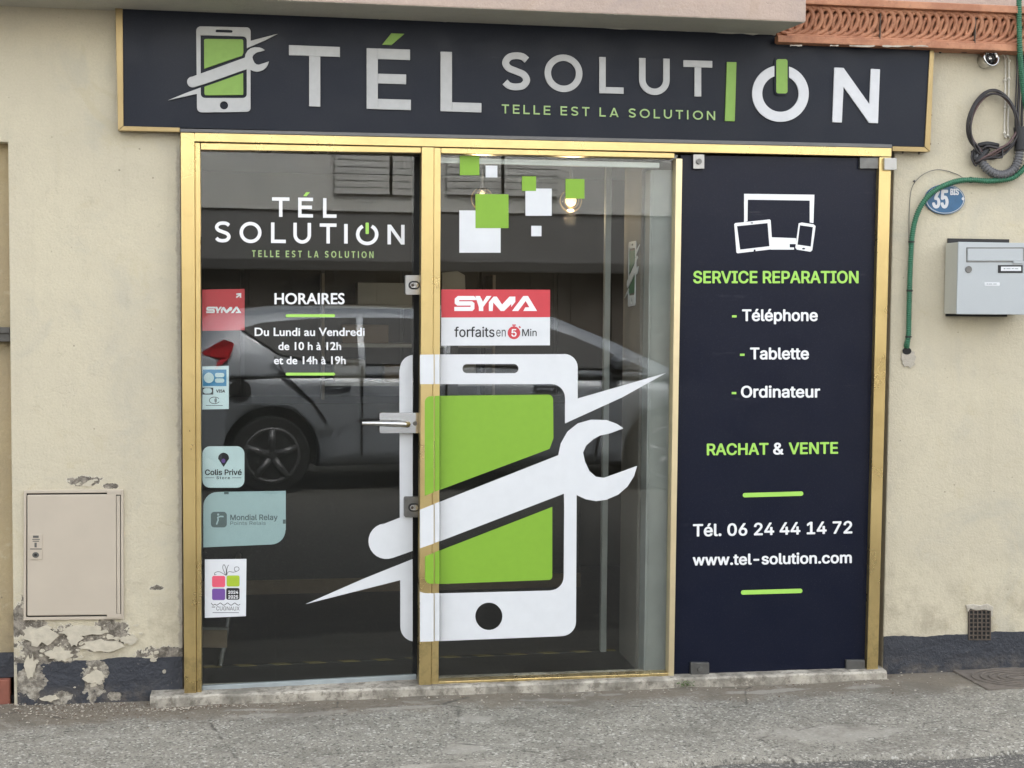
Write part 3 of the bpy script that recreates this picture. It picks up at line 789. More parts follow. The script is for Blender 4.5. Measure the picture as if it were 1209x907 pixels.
# terracotta frieze
fz0 = V(1065, 55.5, -0.09).z; fz1 = V(1065, 4, -0.06).z
x0 = V(918, 40, -0.06).x; xE = 5.0
bm = B()
box(bm, x0, xE, -0.055, 0.0, fz0, fz1)                        # back
box(bm, x0-0.01, xE, -0.092, -0.0551, fz0, fz0+0.026)           # lower fillet
box(bm, x0-0.02, xE, -0.105, -0.0552, fz1-0.028, fz1)           # upper fillet
box(bm, x0+0.03, xE, -0.078, -0.0553, fz0+0.0262, fz0+0.036)
fr = obj('terracotta_frieze', bm, M['terracotta'], bld, bevel=0.003)
bm = B()
zc = (fz0+0.036+fz1-0.028)/2; rz = (fz1-0.028-fz0-0.036)/2-0.004
xx = x0+0.05; pitch = 0.0365; i = 0
while xx < 4.2:
    for tilt, yo in ((0.5, 0.0),):
        P = []
        for k in range(29):
            a = 2*math.pi*k/28
            lx, lz = 0.048*math.cos(a), rz*math.sin(a)
            P.append(Vector((xx+lx+0.20*lz, -0.068-0.009*math.sin(a)-0.004*math.cos(a), zc+lz)))
        tube(bm, P, 0.0088, 8, False)
    xx += pitch; i += 1
obj('braid_relief', bm, M['terracotta'], fr, smooth=True)
bm = B()
for i, px in enumerate((1037, 1149)):
    bm = B(); p = V(px, 30, -0.06); box(bm, p.x-0.0013, p.x+0.0013, -0.081, -0.0555, fz0+0.027, fz1-0.029)
    obj('tile_joint', bm, M['rust'], fr)
# torn white paper/paint remains along the frieze's lower edge
bm = B(); rnd = random.Random(11)
for px, wd in ((940, 14), (985, 10), (1018, 30), (1060, 36), (1085, 22)):
    lp = [(px-wd/2+wd*i/6, 53.6+rnd.uniform(-.8, .3)+0.006*(px-1000)) for i in range(7)] + [(px+wd/2-wd*i/6, 54.8+rnd.uniform(-.5, .8)+0.006*(px-1000)) for i in range(7)]
    ppx(bm, lp, FP(-0.0935), 0.0, 0.002)
obj('paint_flakes', bm, M['plaster_white'], fr)

# neighbouring house on the left, set a little back
nb = empty('neighbour_house', (-1.6, 0.07, 0), 'ochre rendered house edge set back left of the cream pillar', 'building')
bm = B(); box(bm, -14.0, XL+0.001, 0.06, 0.3, V(8, 796, .06).z, 1.87 if False else V(5, 168, 0.0).z); obj('wall', bm, M['stucco_yellow'], nb)
bm = B(); zl = V(8, 395, .03).z; box(bm, -6, XL-0.001, 0.012, 0.0598, zl-0.026, zl+0.026); box(bm, -6, XL-0.0015, 0.005, 0.0117, zl+0.004, zl+0.022); obj('ledge', bm, M['zinc'], nb, bevel=0.004)
bm = B(); box(bm, -6, XL-0.001, 0.052, 0.0596, V(6, 800, .05).z, V(6, 771, .05).z); obj('plinth', bm, M['plinth'], nb)
bm = B(); box(bm, -6, XL-0.02, 0.03, 0.0595, -0.05, V(6, 801, .05).z); obj('brick_base', bm, M['brick'], nb, bevel=0.004)

# opening reveal (dark return behind the gold frame) and interior shell
FLR = V(700, 797, 0.03).z - 0.005
CEIL = V(640, 186, 0.27).z
IX0, IX1 = -1.6, 3.6
tag(None or obj('floor', (lambda bm: (box(bm, IX0, IX1, 0.05, 4.2, FLR-0.05, FLR), bm)[1])(B()), M['floor']), kind='structure')
tag(obj('ceiling', (lambda bm: (box(bm, IX0, IX1, 0.26, 4.2, CEIL+0.10, CEIL+0.15), bm)[1])(B()), M['int_wall']), kind='structure')
bm = B()
BY = 2.35
box(bm, IX0, IX1, BY, BY+0.1, FLR, CEIL+0.099)
box(bm, IX0-0.1, IX0, 0.26, BY, FLR, CEIL+0.099)
box(bm, IX1, IX1+0.1, 0.26, BY, FLR, CEIL+0.099)
obj('interior_wall', bm, M['int_wall'], bld)
bm = B()   # lintel band inside, dark above the ceiling line
box(bm, fxL+0.03, fxR-0.02, 0.06, 0.25, V(640, 192, 0.06).z+0.012, zTop-0.025)
obj('inner_lintel', bm, M['int_wall'], bld)
bm = B(); a = V(520, 189, 0.052); b = V(783, 203, 0.052)
box(bm, a.x-0.03, V(778, 200, 0.0).x, -0.009, 0.0098, V(640, 197, 0.05).z, V(640, 190.5, 0.05).z)
obj('white_batten', bm, M['int_white'], bld, bevel=0.003)
# white jamb column at the right of the pane
cx0, cx1 = V(764, 500, 0.035).x, V(806, 500, 0.035).x
bm = B(); box(bm, cx0, cx1, 0.035, 0.12, FLR, V(640, 198, 0.05).z); box(bm, cx0+0.006, cx0+0.012, 0.031, 0.0349, FLR, V(640, 199, 0.05).z); obj('white_jamb', bm, M['jamb'], bld, bevel=0.004)
# side wall of the display recess
sx = cx0-0.012
bm = B(); box(bm, sx, sx+0.05, 0.121, 0.40, FLR, CEIL+0.099); obj('recess_wall', bm, M['int_grey'], bld)
# navy panel backing (opaque side of the shop)
# counter and darker panels at the back
bm = B(); box(bm, -0.9, 1.55, BY-0.55, BY-0.02, FLR, FLR+0.95); obj_c = bm
cnt = obj('counter', bm, M['int_dark'], None, bevel=0.006, origin=(0.3, BY-0.3, FLR)); tag(cnt, 'long charcoal shop counter in the dark room behind the glass', 'counter')
bm = B(); box(bm, -0.9, 1.55, BY-0.562, BY-0.5505, FLR, FLR+0.07); obj('skirting', bm, M['wood_brown'], cnt)
bm = B()
for i in range(7):
    xa = -1.0+0.42*i
    box(bm, xa, xa+0.40, BY-0.03, BY-0.0005, FLR+0.96, FLR+1.62)
tag(obj('wall_panelling', bm, M['int_dark'], origin=(0.3, BY-0.02, FLR+1)), 'charcoal panelled boards on the back wall behind the counter', 'panelling')
# hazard tape across the floor
bm = B(); yh = 0.30
ya = GZ(250, 789, FLR).y; yb_ = GZ(728, 769, FLR).y
prism3(bm, [[Vector((-0.32, ya, FLR+0.003)), Vector((sx-0.01, yb_, FLR+0.003)), Vector((sx-0.01, yb_+0.03, FLR+0.003)), Vector((-0.32, ya+0.03, FLR+0.003))]], Vector((0, 0, 1)), 0.002)
tag(obj('hazard_tape', bm, M['hazard'], origin=(0.5, yb_, FLR)), 'black and yellow striped floor tape across the shop entrance', 'tape')
# partition post
pp = GZ(712.5, 770, FLR)
bm = B(); hw = 3.6/F*(pp.y+5.4)
box(bm, pp.x-hw, pp.x+hw, pp.y, pp.y+0.03, FLR, CEIL+0.095); 
tag(obj('partition_post', bm, M['jamb'], bevel=0.002, origin=(pp.x, pp.y, FLR)), 'thin pale upright post inside behind the fixed pane', 'post')
# leaning display stand at the lower left inside the door
st = empty('display_stand', (GZ(262, 790, FLR).x, 0.3, FLR), 'small metal stand with a tray just inside the glass door, lower left', 'stand')
bm = B(); a = GZ(259, 791, FLR); 
b = Plane((0, a.y+0.5, 0), (0, -1, 0)).hit(282, 655)
tube(bm, [a+Vector((0, 0.05, 0.0)), b], 0.012, 8); obj('leg', bm, M['steel_dark'], st, smooth=True)
bm = B(); ppx(bm, rect(236, 744, 268, 765), FP(0.18), 0, 0.02); obj('tray', bm, M['wood_brown'], st, bevel=0.002)
bm = B(); ppx(bm, rect(236, 741, 270, 744), FP(0.175), 0, 0.012); obj('tray_edge', bm, M['steel_dark'], st)
# shelving and boxes at the back, a till on the counter
M['carton'] = mat('brown_carton', (0.12, 0.09, 0.06), 0.8, noise=0.15, nscale=20); M['pale_box'] = mat('pale_box', (0.22, 0.23, 0.23), 0.6, noise=0.1, nscale=12)
su = empty('wall_shelf', (0.62, BY-0.15, FLR+0.95), 'grey wall shelving behind the glass door above the counter', 'shelf')
for i, z in enumerate((1.02, 1.22, 1.42)):
    bm = B(); box(bm, 0.25, 1.12, BY-0.30, BY-0.032, FLR+z, FLR+z+0.02); obj('shelf_board', bm, M['pale_box'], su, bevel=0.002)
for x in (0.235, 1.121):
    bm = B(); box(bm, x, x+0.015, BY-0.30, BY-0.032, FLR+0.951, FLR+1.60); obj('side_panel', bm, M['int_grey'], su)
rnd = random.Random(12)
for z, x, w_, h_, k, lab in ((1.0405, .30, .16, .12, 'pale_box', 'pale box on the lowest shelf at its left end'), (1.0405, .56, .22, .09, 'carton', 'low brown carton on the lowest shelf'), (1.0405, .90, .14, .14, 'pale_box', 'tall pale box on the lowest shelf at its right end'),
        (1.2405, .34, .24, .10, 'carton', 'brown carton on the middle shelf at its left end'), (1.2405, .72, .12, .13, 'pale_box', 'pale box in the middle of the middle shelf'), (1.2405, .92, .15, .08, 'carton', 'small brown carton on the middle shelf at its right end'), (1.4405, .42, .30, .12, 'pale_box', 'wide pale box on the top shelf')):
    bm = B(); box(bm, x, x+w_, BY-0.27, BY-0.08, FLR+z, FLR+z+h_*.95); tag(obj('storage_box', bm, M[k], bevel=0.003, origin=(x, BY-.2, FLR+z)), lab, 'box', 'boxes on the wall shelving')
ti = empty('till_screen', (1.05, BY-0.35, FLR+0.95), 'pale till screen on the counter just above the red and white sticker', 'screen')
TP = FP(BY-0.36)
bm = B(); ppx(bm, [(522, 322), (540, 320), (549, 325), (550, 352), (522, 352)], TP, 0, 0.02); obj('screen', bm, M['pale_box'], ti, bevel=0.003)
q_ = TP.hit(535, 352); bm = B(); box(bm, q_.x-0.03, q_.x+0.03, BY-0.35, BY-0.30, FLR+0.95, q_.z+0.01); box(bm, q_.x-0.10, q_.x+0.10, BY-0.40, BY-0.28, FLR+0.9505, FLR+0.965); obj('stand', bm, M['int_dark'], ti, bevel=0.002)
# pendant lamps
def lamp(px, py, Y, r_px, label):
    c = FP(Y).hit(px, py); r = r_px/F*(Y+5.4)
    e = empty('pendant_lamp', c, label, 'lamp', 'glass globe pendant lamps in the shop')
    bm = B(); tube(bm, [c+Vector((0, 0, r*0.9)), Vector((c.x, c.y, CEIL+0.1))], 0.006, 8); obj('rod', bm, M['steel_dark'], e, smooth=True)
    bm = B(); sphere(bm, c, r, 24, 16); obj('glass_globe', bm, M['globe'], e, smooth=True)
    bm = B(); P = [c+Vector((r*0.97*math.cos(2*math.pi*k/36), 0, r*0.97*math.sin(2*math.pi*k/36))) for k in range(37)]; tube(bm, P, r*0.05, 8, False)
    P = [c+Vector((r*0.66*math.cos(2*math.pi*k/36), -r*.3, r*0.66*math.sin(2*math.pi*k/36))) for k in range(37)]; tube(bm, P, r*0.035, 8, False); obj('glass_edge_shine', bm, M['gold_sign'], e, smooth=True)  # added rings imitate the warm shine of the globe's glass edges
    bm = B(); cyl(bm, c+Vector((0, 0, r*0.75)), (0, 0, 1), r*0.45, r*0.5, 20); obj('socket', bm, M['chrome'], e, smooth=False, bevel=0.002)
    bm = B(); sphere(bm, c-Vector((0, 0, 0.0)), r*0.5, 16, 12); b = obj('bulb', bm, M['bulb'], e, smooth=True)
    return e
def copy_tree(o, parent=None):
    c = o.copy(); COL.objects.link(c); c.parent = parent
    for ch in list(o.children): copy_tree(ch, c)
    return c
L1 = lamp(674, 237, 0.95, 13.5, 'lit glass globe lamp half behind the rightmost green square on the fixed pane')
L2 = copy_tree(L1); L2.location = FP(1.1).hit(569, 235)
L2['label'] = 'glass globe lamp mostly hidden behind the big green square on the fixed pane'
for o in (L1, L2):
    ld = bpy.data.lights.new('lamp_light', 'POINT'); ld.energy = 0.9; ld.color = (1.0, 0.75, 0.45); ld.shadow_soft_size = 0.03
    lo = bpy.data.objects.new('lamp_light', ld); COL.objects.link(lo); lo.parent = o; lo.location = (0, 0, -0.08)

# ------------------------------------------------------------------ sill
bm = B()
sa, sb = V(177, 828, -0.085), V(1047, 797, -0.085)
zs1 = (V(176, 823, -0.085).z + V(1047, 792, -0.085).z)/2
zs0 = -0.05
rnd = random.Random(2); N = 90; fr_ = []
xs_ = [sa.x+(sb.x-sa.x)*i/N for i in range(N+1)]
for x in xs_:
    w1 = rnd.uniform(-.0025, .0025); w2 = rnd.uniform(-.002, .002)
    fr_.append([bm.verts.new(q) for q in ((x, 0.06, zs1+0.004), (x, -0.080+w1, zs1+w2*0.5), (x, -0.087+w1, zs1-0.007+w2), (x, -0.088+w1, zs1-0.041+w2), (x, -0.075, zs1-0.048), (x, -0.07, zs0), (x, 0.06, zs0))])
for i in range(N):
    for j in range(7):
        bm.faces.new((fr_[i][j], fr_[i+1][j], fr_[i+1][(j+1) % 7], fr_[i][(j+1) % 7]))
bm.faces.new(fr_[0]); bm.faces.new(fr_[-1][::-1])
sill = obj('stone_sill', bm, M['stone'], origin=(1, 0, 0)); tag(sill, 'long worn pale stone doorstep under the shopfront', 'sill')
SILL = zs1

# ------------------------------------------------------------------ the big sign
SG = FP(-0.042)
sg = empty('shop_sign', SG.hit(616, 150), 'long navy fascia sign with white and green raised letters above the shopfront', 'sign')
bm = B(); ppx(bm, [(144, 3), (921, 40), (1103, 48), (1091, 173.5), (144, 149)], SG, 0.0, 0.036); obj('panel', bm, M['navy'], sg)
for qs in ([[(136, 2), (145, 2), (146, 149), (139.5, 154.5)], [(139.5, 154.6), (146, 149.1), (212.5, 151), (212.5, 156.3)]], [[(1097.5, 54), (1102.5, 54), (1097.5, 179.5), (1091, 173.7)], [(1053, 173), (1090.8, 174), (1097.2, 179.6), (1053, 178.4)]]):
    bm = B()
    for q in qs: ppx(bm, q, SG, 0.006, 0.046)
    obj('trim', bm, M['gold_sign'], sg, bevel=0.0015)
for i, (px, py) in enumerate(((1101, 70), (1100, 100), (1099, 136), (1098, 170), (1085, 181), (1066, 180))):
    bm = B(); sphere(bm, V(px, py, -0.03), 0.005, 8, 6); obj('screw', bm, M['rust'], sg)
bm = B(); ppx(bm, [(213, 152.3), (1040, 170.5), (1052, 171), (1052, 175), (213, 156.3)], SG, 0.010, 0.05); obj('rain_channel', bm, M['channel'], sg, bevel=0.0015)
LT = 0.007
def crop(x0, y0, s, pts): return [(x0+x/s, y0+y/s) for x, y in pts]
def letter(polys, mkey, name='letter', lift=LT, th=LT-0.0005, bev=0.0012):
    bm = B(); add_polys(bm, polys, SG, lift, th); return obj(name, bm, M[mkey], sg, bevel=bev)
c1 = lambda P: crop(130, 0, 3.0225, P); c2 = lambda P: crop(500, 0, 3.0225, P); c3 = lambda P: crop(809, 0, 3.0225, P)
letter([[c1([(638, 162), (820, 169), (820, 205), (638, 198)])], [c1([(710, 200.9), (750, 202.4), (750, 382), (710, 380.5)])]], 'letter')
letter([[c1([(915, 173), (955, 174.2), (955, 391), (915, 389.5)])], [c1([(955, 174.2), (1070, 178), (1070, 216), (955, 212.2)])],
        [c1([(955, 264), (1056, 267), (1056, 302), (955, 299)])], [c1([(955, 353.5), (1073, 357), (1073, 394), (955, 391)])]], 'letter')
letter([[c1([(970, 161), (1003, 120), (1050, 122), (1004, 162)])]], 'green_sign', 'accent')
letter([[c2([(60, 185), (101, 186.5), (101, 399.5), (60, 398)])], [c2([(101, 366), (206, 369), (206, 402.5), (101, 399.5)])]], 'letter')
def g2(ch, x0, y0, x1, y1, s, sl=0.026):
    return [[crop(500, 0, 3.0225, lp) for lp in poly] for poly in glyph(ch, x0, y0, x1, y1, s, sl)]
letter(g2('S', 278, 187, 380, 322, 24), 'letter'); letter(g2('O', 431, 194, 566, 328, 23), 'letter')
letter(g2('L', 626, 204, 713, 334, 23), 'letter'); letter(g2('U', 768, 208, 877, 339, 23), 'letter'); letter(g2('T', 926, 216, 1029, 344, 24), 'letter')
letter([[c2([(1081, 222), (1115, 223), (1109, 434), (1074, 433)])]], 'green_sign')
ring = [[c3(ell(338, 335, 101, 101, 64)), c3(ell(338, 335, 65, 65, 64))[::-1]]]
letter(ring, 'letter_white')
bm = B(); ppx(bm, c3(rrect(316, 205, 368, 341, 16)), SG, LT+0.0005, 0.001); obj('pill_gap', bm, M['navy'], sg)
letter([[c3(rrect(322, 213, 362, 335, 8))]], 'green_sign', 'power_bar', LT+0.003, 0.0024, 0.0008)
letter([[c3([(530, 242), (563, 243.5), (655, 373), (660, 247), (693, 248.5), (686, 441), (654, 440), (563, 311), (557, 438.5), (523, 437)])]], 'letter_white')
bm = B(); geo_line(bm, 'TELLE EST LA SOLUTION', 592.3, 844, 123.4, 134.0, 1.6, SG, 0.004, 0.0035, 0.0325, 0.40); obj('tagline', bm, M['green_pale'], sg)

# phone-and-spanner emblem, given in the pixel frame of the large window decal
def arc(cx, cy, r, a0, a1, k=7): return [(cx+r*math.cos(R(a0+(a1-a0)*i/k)), cy+r*math.sin(R(a0+(a1-a0)*i/k))) for i in range(k+1)]
EM = {}
EM['top'] = [[(488, 453.6), (488, 470), (471.5, 470), (471.5, 437)] + arc(489, 436, 17, 180, 268) + [(520, 418.6), (665, 418.2)] + arc(666, 434, 16, -88, 0) + [(682, 470.6), (786.4, 440.4), (735, 469), (667, 500), (667, 470)] + arc(651, 469.6, 16, 0, -90)[1:],
             rrect(546, 429.9, 612, 440.7, 5.2)]
EM['left'] = [[(471.5, 470.05), (488, 470.05), (487.5, 605.1), (472, 611.3)]]
EM['spanner'] = [[(450, 619.9), (487.5, 605.1), (518.6, 592.9), (659, 537.6), (662, 523.7), (669.8, 509.8), (682, 500), (697.5, 495.6), (716, 496), (728.4, 500.6), (736, 505.8), (720.7, 511.5), (708, 514.5), (700.6, 518.5), (692, 526), (688.3, 534.5), (690.7, 545.3), (696, 556.5), (703.7, 563), (713, 564.2), (731.5, 557.7), (752.2, 550), (748.5, 562.3), (740.7, 574.6), (730, 583.9), (716, 590), (703.7, 591.8), (691.4, 589.5), (680.7, 584.5), (680.7, 600), (666, 600), (665.8, 582.9), (518.6, 639.4), (487, 650.5), (464, 658.6)] + arc(456, 639, 21, 68, 262, 14)[1:]]
EM['bottom'] = [[(680.7, 600.05), (680, 735)] + arc(663, 734, 17, 0, 84) + [(660, 751.3), (518, 757), (490, 758), ] + arc(490, 740, 17.5, 92, 180) + [(472.5, 685), (360.4, 713.4), (430, 683), (487, 660.2), (487.5, 684)] + arc(503.5, 684.5, 16, 180, 92)[1:] + [(519, 700.6), (648.5, 697.3)] + arc(649.5, 681, 16, 88, 0)[1:] + [(666, 600.05)],
                ell(577.1, 727.7, 16, 16.2, 30)]
EM['g1'] = [[(501.5, 475)] + arc(508.5, 475, 7, 180, 265)[1:] + [(519, 467.4), (646, 466)] + arc(647, 472, 6, -85, 0) + [(653.4, 517.5), (648.8, 530), (519, 578.6), (501.5, 585.5)]]
EM['g2'] = [[(501.8, 657), (518.6, 650.3), (652, 598.6), (652, 680)] + arc(647.5, 680.3, 4.5, 0, 85) + [(518.6, 689.6)] + arc(508, 683, 6.2, 92, 180)]
def emblem(parent, pl, fn, lift, th, white, green, xr=None, names=('emblem', 'screen')):
    for nm, keys, mk, dl in ((names[0], ('top', 'left', 'spanner', 'bottom'), white, 0.0), (names[1], ('g1', 'g2'), green, 0.0)):
        bm = B(); any_ = False
        for i, k in enumerate(keys):
            loops = EM[k]
            if xr:
                loops = [clipx(lp, *xr) for lp in loops]
                loops = [l for l in loops if len(l) > 2]
            if not loops: continue
            any_ = True
            ppx(bm, [[fn(x, y) for x, y in lp] for lp in loops], pl, lift+dl, th)
            if names[0] == 'vinyl_strip':
                obj(nm, bm, M[mk], parent); bm = B(); any_ = False
        if any_: obj(nm, bm, M[mk], parent)
        else: bm.free()
sx_, sy_ = (295.6-231.8)/209.5, (132.3-31.8)/336.0
emblem(sg, SG, lambda x, y: (231.8+(x-471.5)*sx_+0.006*(y-418)*sx_, 31.3+(y-418)*sy_+0.026*(x-471.5)*sx_), 0.008, 0.0075, 'letter', 'green_sign')

# ------------------------------------------------------------------ gold frame
GF = FP(-0.055)
gf = empty('shopfront_frame', V(630, 800), 'gold anodised aluminium shopfront frame around the glass', 'shopfront')
def member(name, quads, mk='gold', dep=0.07, bev=0.002, lifts=None):
    bm = B()
    for i, q in enumerate(quads): ppx(bm, q, GF, (lifts[i] if lifts else 0.0), dep)
    return obj(name, bm, M[mk], gf, bevel=bev)
member('top_rail', [[(230, 156.8), (1052.8, 175.0), (1052.6, 185.3), (229, 167.3)]])
member('glazing_bead', [[(237, 168.3), (497.5, 173.6), (497.5, 180.5), (237, 176.8)], [(521, 174.1), (797, 180.3), (797, 186.6), (521, 181)]], dep=0.05, lifts=[-0.008, -0.008])
member('side_post', [[(213.2, 156.5), (229.6, 157), (231.8, 823.5), (217.6, 824.5)], [(229.9, 168), (236.2, 168.3), (238, 822), (232.1, 822.7)]], lifts=[0, -0.006])
member('side_post', [[(1038.4, 185.6), (1052.4, 185.7), (1036.6, 795), (1023.6, 795)]])
member('centre_post', [[(498, 173.8), (512.3, 174), (508.9, 812), (494.7, 812.5)], [(512.6, 174), (520.6, 174.3), (518, 811), (509.2, 811.5)]], lifts=[0, -0.005])
member('panel_bead', [[(798.6, 187), (806.2, 187.3), (796.2, 799), (789.6, 799)]], 'gold_pale', dep=0.05, lifts=[-0.004])
member('bottom_bead', [[(518, 805.6), (789.5, 795.2), (789.5, 799.9), (518, 810.4)]], dep=0.05, lifts=[-0.006])
emblem(gf, GF, lambda x, y: (x, y), -0.0035, 0.001, 'white', 'green', (513.2, 519.2), ('vinyl_strip', 'green_vinyl_strip'))
emblem(gf, GF, lambda x, y: (x, y), 0.0015, 0.001, 'white', 'green', (495.8, 512.0), ('vinyl_strip', 'green_vinyl_strip'))

# ------------------------------------------------------------------ fixed pane and its vinyl
PN = FP(-0.02)
fw = empty('display_window', V(655, 805), 'large fixed shop pane covered by a big phone and spanner decal', 'window')
bm = B(); ppx(bm, [(516, 177), (800, 183), (791, 802), (514, 812)], PN, 0.0, 0.008); obj('pane', bm, M['glass'], fw)
emblem(fw, PN, lambda x, y: (x, y), 0.0012, 0.0008, 'white', 'green', (519.6, 900), ('phone_decal', 'phone_screen_decal'))
for x0, y0, x1, y1, k, l in ((542.8, 184, 565.9, 207, 'green', .0012), (573.3, 195.6, 587.2, 209.7, 'white', .0012), (542.3, 248.5, 591, 298.5, 'white', .0012), (561.3, 229.2, 600.3, 269.5, 'green', .0022),
                             (620.3, 222.6, 651.3, 254.9, 'white', .0012), (616.2, 208.2, 632.8, 225.6, 'green', .0022), (667.7, 211.3, 690, 234.6, 'green', .0012), (627.2, 266.7, 639.2, 279, 'white', .0012)):
    bm = B(); ppx(bm, [(x0, y0), (x1, y0+0.01*(x1-x0)), (x1, y1), (x0, y1)], PN, l, 0.0008); obj('square_decal', bm, M[k], fw)
# red and white price sticker
bm = B(); ppx(bm, [(521, 341.8), (649.4, 342.2), (649.2, 407.8), (520.6, 408.2)], PN, 0.0012, 0.0008); stk = obj('sticker', bm, M['white'], fw, label='red and white sticker advertising five minute plans')
bm = B(); ppx(bm, [(521, 341.8), (649.4, 342.2), (649.3, 374.6), (521, 375)], PN, 0.0016, 0.0003); obj('red_band', bm, M['red'], stk)
def logo_syma(bm, x0, y0, x1, y1, pl, lift):
    a = lambda P: [(x0+(x-497)/(1060-497)*(x1-x0), y0+(y-228)/(330-228)*(y1-y0)) for x, y in P]
    for P in ([(520, 228), (632, 228), (655, 256), (530, 256), (530, 264), (618, 264), (634, 276), (634, 316), (620, 330), (497, 330), (497, 302), (608, 302), (608, 293), (517, 293), (500, 280), (500, 246)],
              [(640, 228), (672, 228), (692, 268), (716, 228), (750, 228), (694, 302), (694, 330), (664, 330), (664, 304), ],
              [(732, 330), (732, 270), (764, 232), (786, 232), (822, 286), (872, 232), (912, 232), (912, 268), (884, 302), (884, 282), (836, 330), (812, 330), (762, 272), (758, 330)],
              [(890, 330), (966, 228), (998, 228), (1060, 330), (966, 330), (980, 305), (1008, 305), (982, 262), (932, 330)]):
        ppx(bm, a(P), pl, lift, 0.0002)
bm = B(); logo_syma(bm, 536.3, 349.6, 634, 367.3, PN, 0.0020); obj('lettering', bm, M['white_text'], stk)
bm = B()
add_text(bm, 'forfaits', 536.3, 583.8, 386.2, 398, PN, 0.0017, bold=0.22)
add_text(bm, 'en', 585.8, 597, 386.8, 397.4, PN, 0.0017)
add_text(bm, 'Min', 616.4, 633.5, 388.6, 397, PN, 0.0017, bold=0.1)
obj('lettering', bm, M['black'], stk)
bm = B(); ppx(bm, ell(606.7, 393, 7.4, 7.6), PN, 0.0016, 0.0003); ppx(bm, rect(604.6, 383.2, 609, 384.6), PN, 0.0016, 0.0003); ppx(bm, rect(606, 384.7, 607.6, 386), PN, 0.0014, 0.0002)
ppx(bm, [(612, 386), (613.4, 385), (615, 386.6), (613.8, 387.8)], PN, 0.0016, 0.0003); obj('stopwatch', bm, M['red'], stk)
bm = B(); add_text(bm, '5', 603.6, 609.8, 388.6, 397.6, PN, 0.0021, bold=0.3); obj('lettering', bm, M['white_text'], stk)

# ------------------------------------------------------------------ glass door (stands a hair ajar, opening inward)
HG = V(236.5, 500, -0.02); DA = R(3.2)
DP = Plane(HG, (math.sin(DA), -math.cos(DA), 0))
dr = empty('glass_door', V(240, 820, 0.004), 'frameless glass shop door with opening hours lettering, slightly ajar', 'door')
bm = B(); ppx(bm, [(236.5, 175), (489, 180.5), (487.4, 809), (237.5, 821)], DP, 0.0, 0.010); obj('pane', bm, M['glass'], dr)
bm = B(); ppx(bm, [(238.5, 810), (491.5, 796.5), (491.5, 803), (238.5, 817.2)], DP, 0.004, 0.02); obj('bottom_seal', bm, M['seal'], dr, bevel=0.002)
emblem(dr, DP, lambda x, y: (x, y), 0.0012, 0.0008, 'white', 'green', (300, 487.2), ('phone_decal', 'phone_screen_decal'))
bm = B()
for ch, x0, x1, y0, y1 in (('T', 321.2, 341.7, 233, 256), ('E', 352, 369.5, 233.4, 256.8), ('L', 381.4, 397.3, 234, 257.2)):
    add_polys(bm, glyph(ch, x0, y0, x1, y1, 4.0, 0.012), DP, 0.0012, 0.0008)
obj('lettering', bm, M['white_text'], dr)
bm = B()
for ch, x0, x1, y0, y1 in (('S', 253.4, 272.4, 261.4, 286.2), ('O', 282.9, 308.7, 261.9, 287), ('L', 320, 337.4, 262.8, 287), ('U', 346.4, 367.2, 263.1, 287.6), ('T', 377.5, 397.3, 263.8, 287.4), ('I', 406.3, 410.5, 264.6, 287.6), ('N', 457.5, 477.6, 265.4, 288.6)):
    add_polys(bm, glyph(ch, x0, y0, x1, y1, 4.0, 0.012), DP, 0.0012, 0.0008)
pts = ell(433.5, 276.8, 11.2, 10.8, 40, -62, 242); ppx(bm, ribbon(pts, 4.1), DP, 0.0012, 0.0008)
obj('lettering', bm, M['white_text'], dr)
bm = B(); ppx(bm, [(358, 231.6), (361.4, 227), (366, 227.2), (361.8, 231.8)], DP, 0.0012, 0.0008); ppx(bm, rrect(431.6, 263, 435.4, 276.4, 1), DP, 0.0012, 0.0008)
obj('green_accent', bm, M['green_text'], dr)
for y in (372.8, 441.8):
    bm = B(); ppx(bm, rrect(337.3, y-1.7, 395.6, y+1.7, 1.6), DP, 0.0012, 0.0008); obj('green_bar', bm, M['green_text'], dr)
bm = B(); geo_line(bm, 'TELLE EST LA SOLUTION', 297.5, 441, 295.6, 303.4, 1.25, DP, 0.0012, 0.0008, 0.010, 0.5); obj('tagline', bm, M['green_pale'], dr)
for t_, x0, x1, y0, y1, of in (('HORAIRES', 324, 406.8, 346.2, 359.4, .014), ('Du Lundi au Vendredi', 300.6, 430.5, 387.0, 396.8, .012), ('de 10 h à 12h', 328.6, 402.8, 404.0, 413.4, .012), ('et de 14h à 19h', 323.4, 408.2, 420.8, 430.2, .012)):
    bm = B(); add_text(bm, t_, x0, x1, y0, y1, DP, 0.001, 'gill', bold=0.30 if of < .013 else 0.42); obj('opening_hours', bm, M['white_text'], dr)
# stickers behind the door glass
DI = Plane(DP.p0 - DP.n*0.0112, DP.n)
def dsticker(loop, mk, label):
    bm = B(); ppx(bm, loop, DI, 0, 0.0008); return obj('sticker', bm, M[mk], dr, label=label)
LF = 0.0004
s1 = dsticker([(238.6, 342), (288.8, 341.2), (288.8, 390), (238.8, 390.8)], 'red', 'square red sticker with a white word and corner arrow')
bm = B(); logo_syma(bm, 243.5, 362.3, 285, 369.8, DI, LF)
ppx(bm, [(279, 346.6), (284.8, 346), (284.8, 351.6), (283, 351.6), (283, 349.2), (279.6, 352), (278.4, 350.8), (281.8, 348.2), (279, 348.3)], DI, LF, 0.0002); obj('lettering', bm, M['white_text'], s1)
s2 = dsticker([(238.8, 432.8), (270.2, 432), (270.2, 483), (238.8, 483.6)], 'paleblue', 'pale bank card sticker with a blue field')
bm = B(); ppx(bm, rect(239.6, 436.4, 267.4, 456), DI, LF, 0.0002); obj('blue_field', bm, M['blue'], s2)
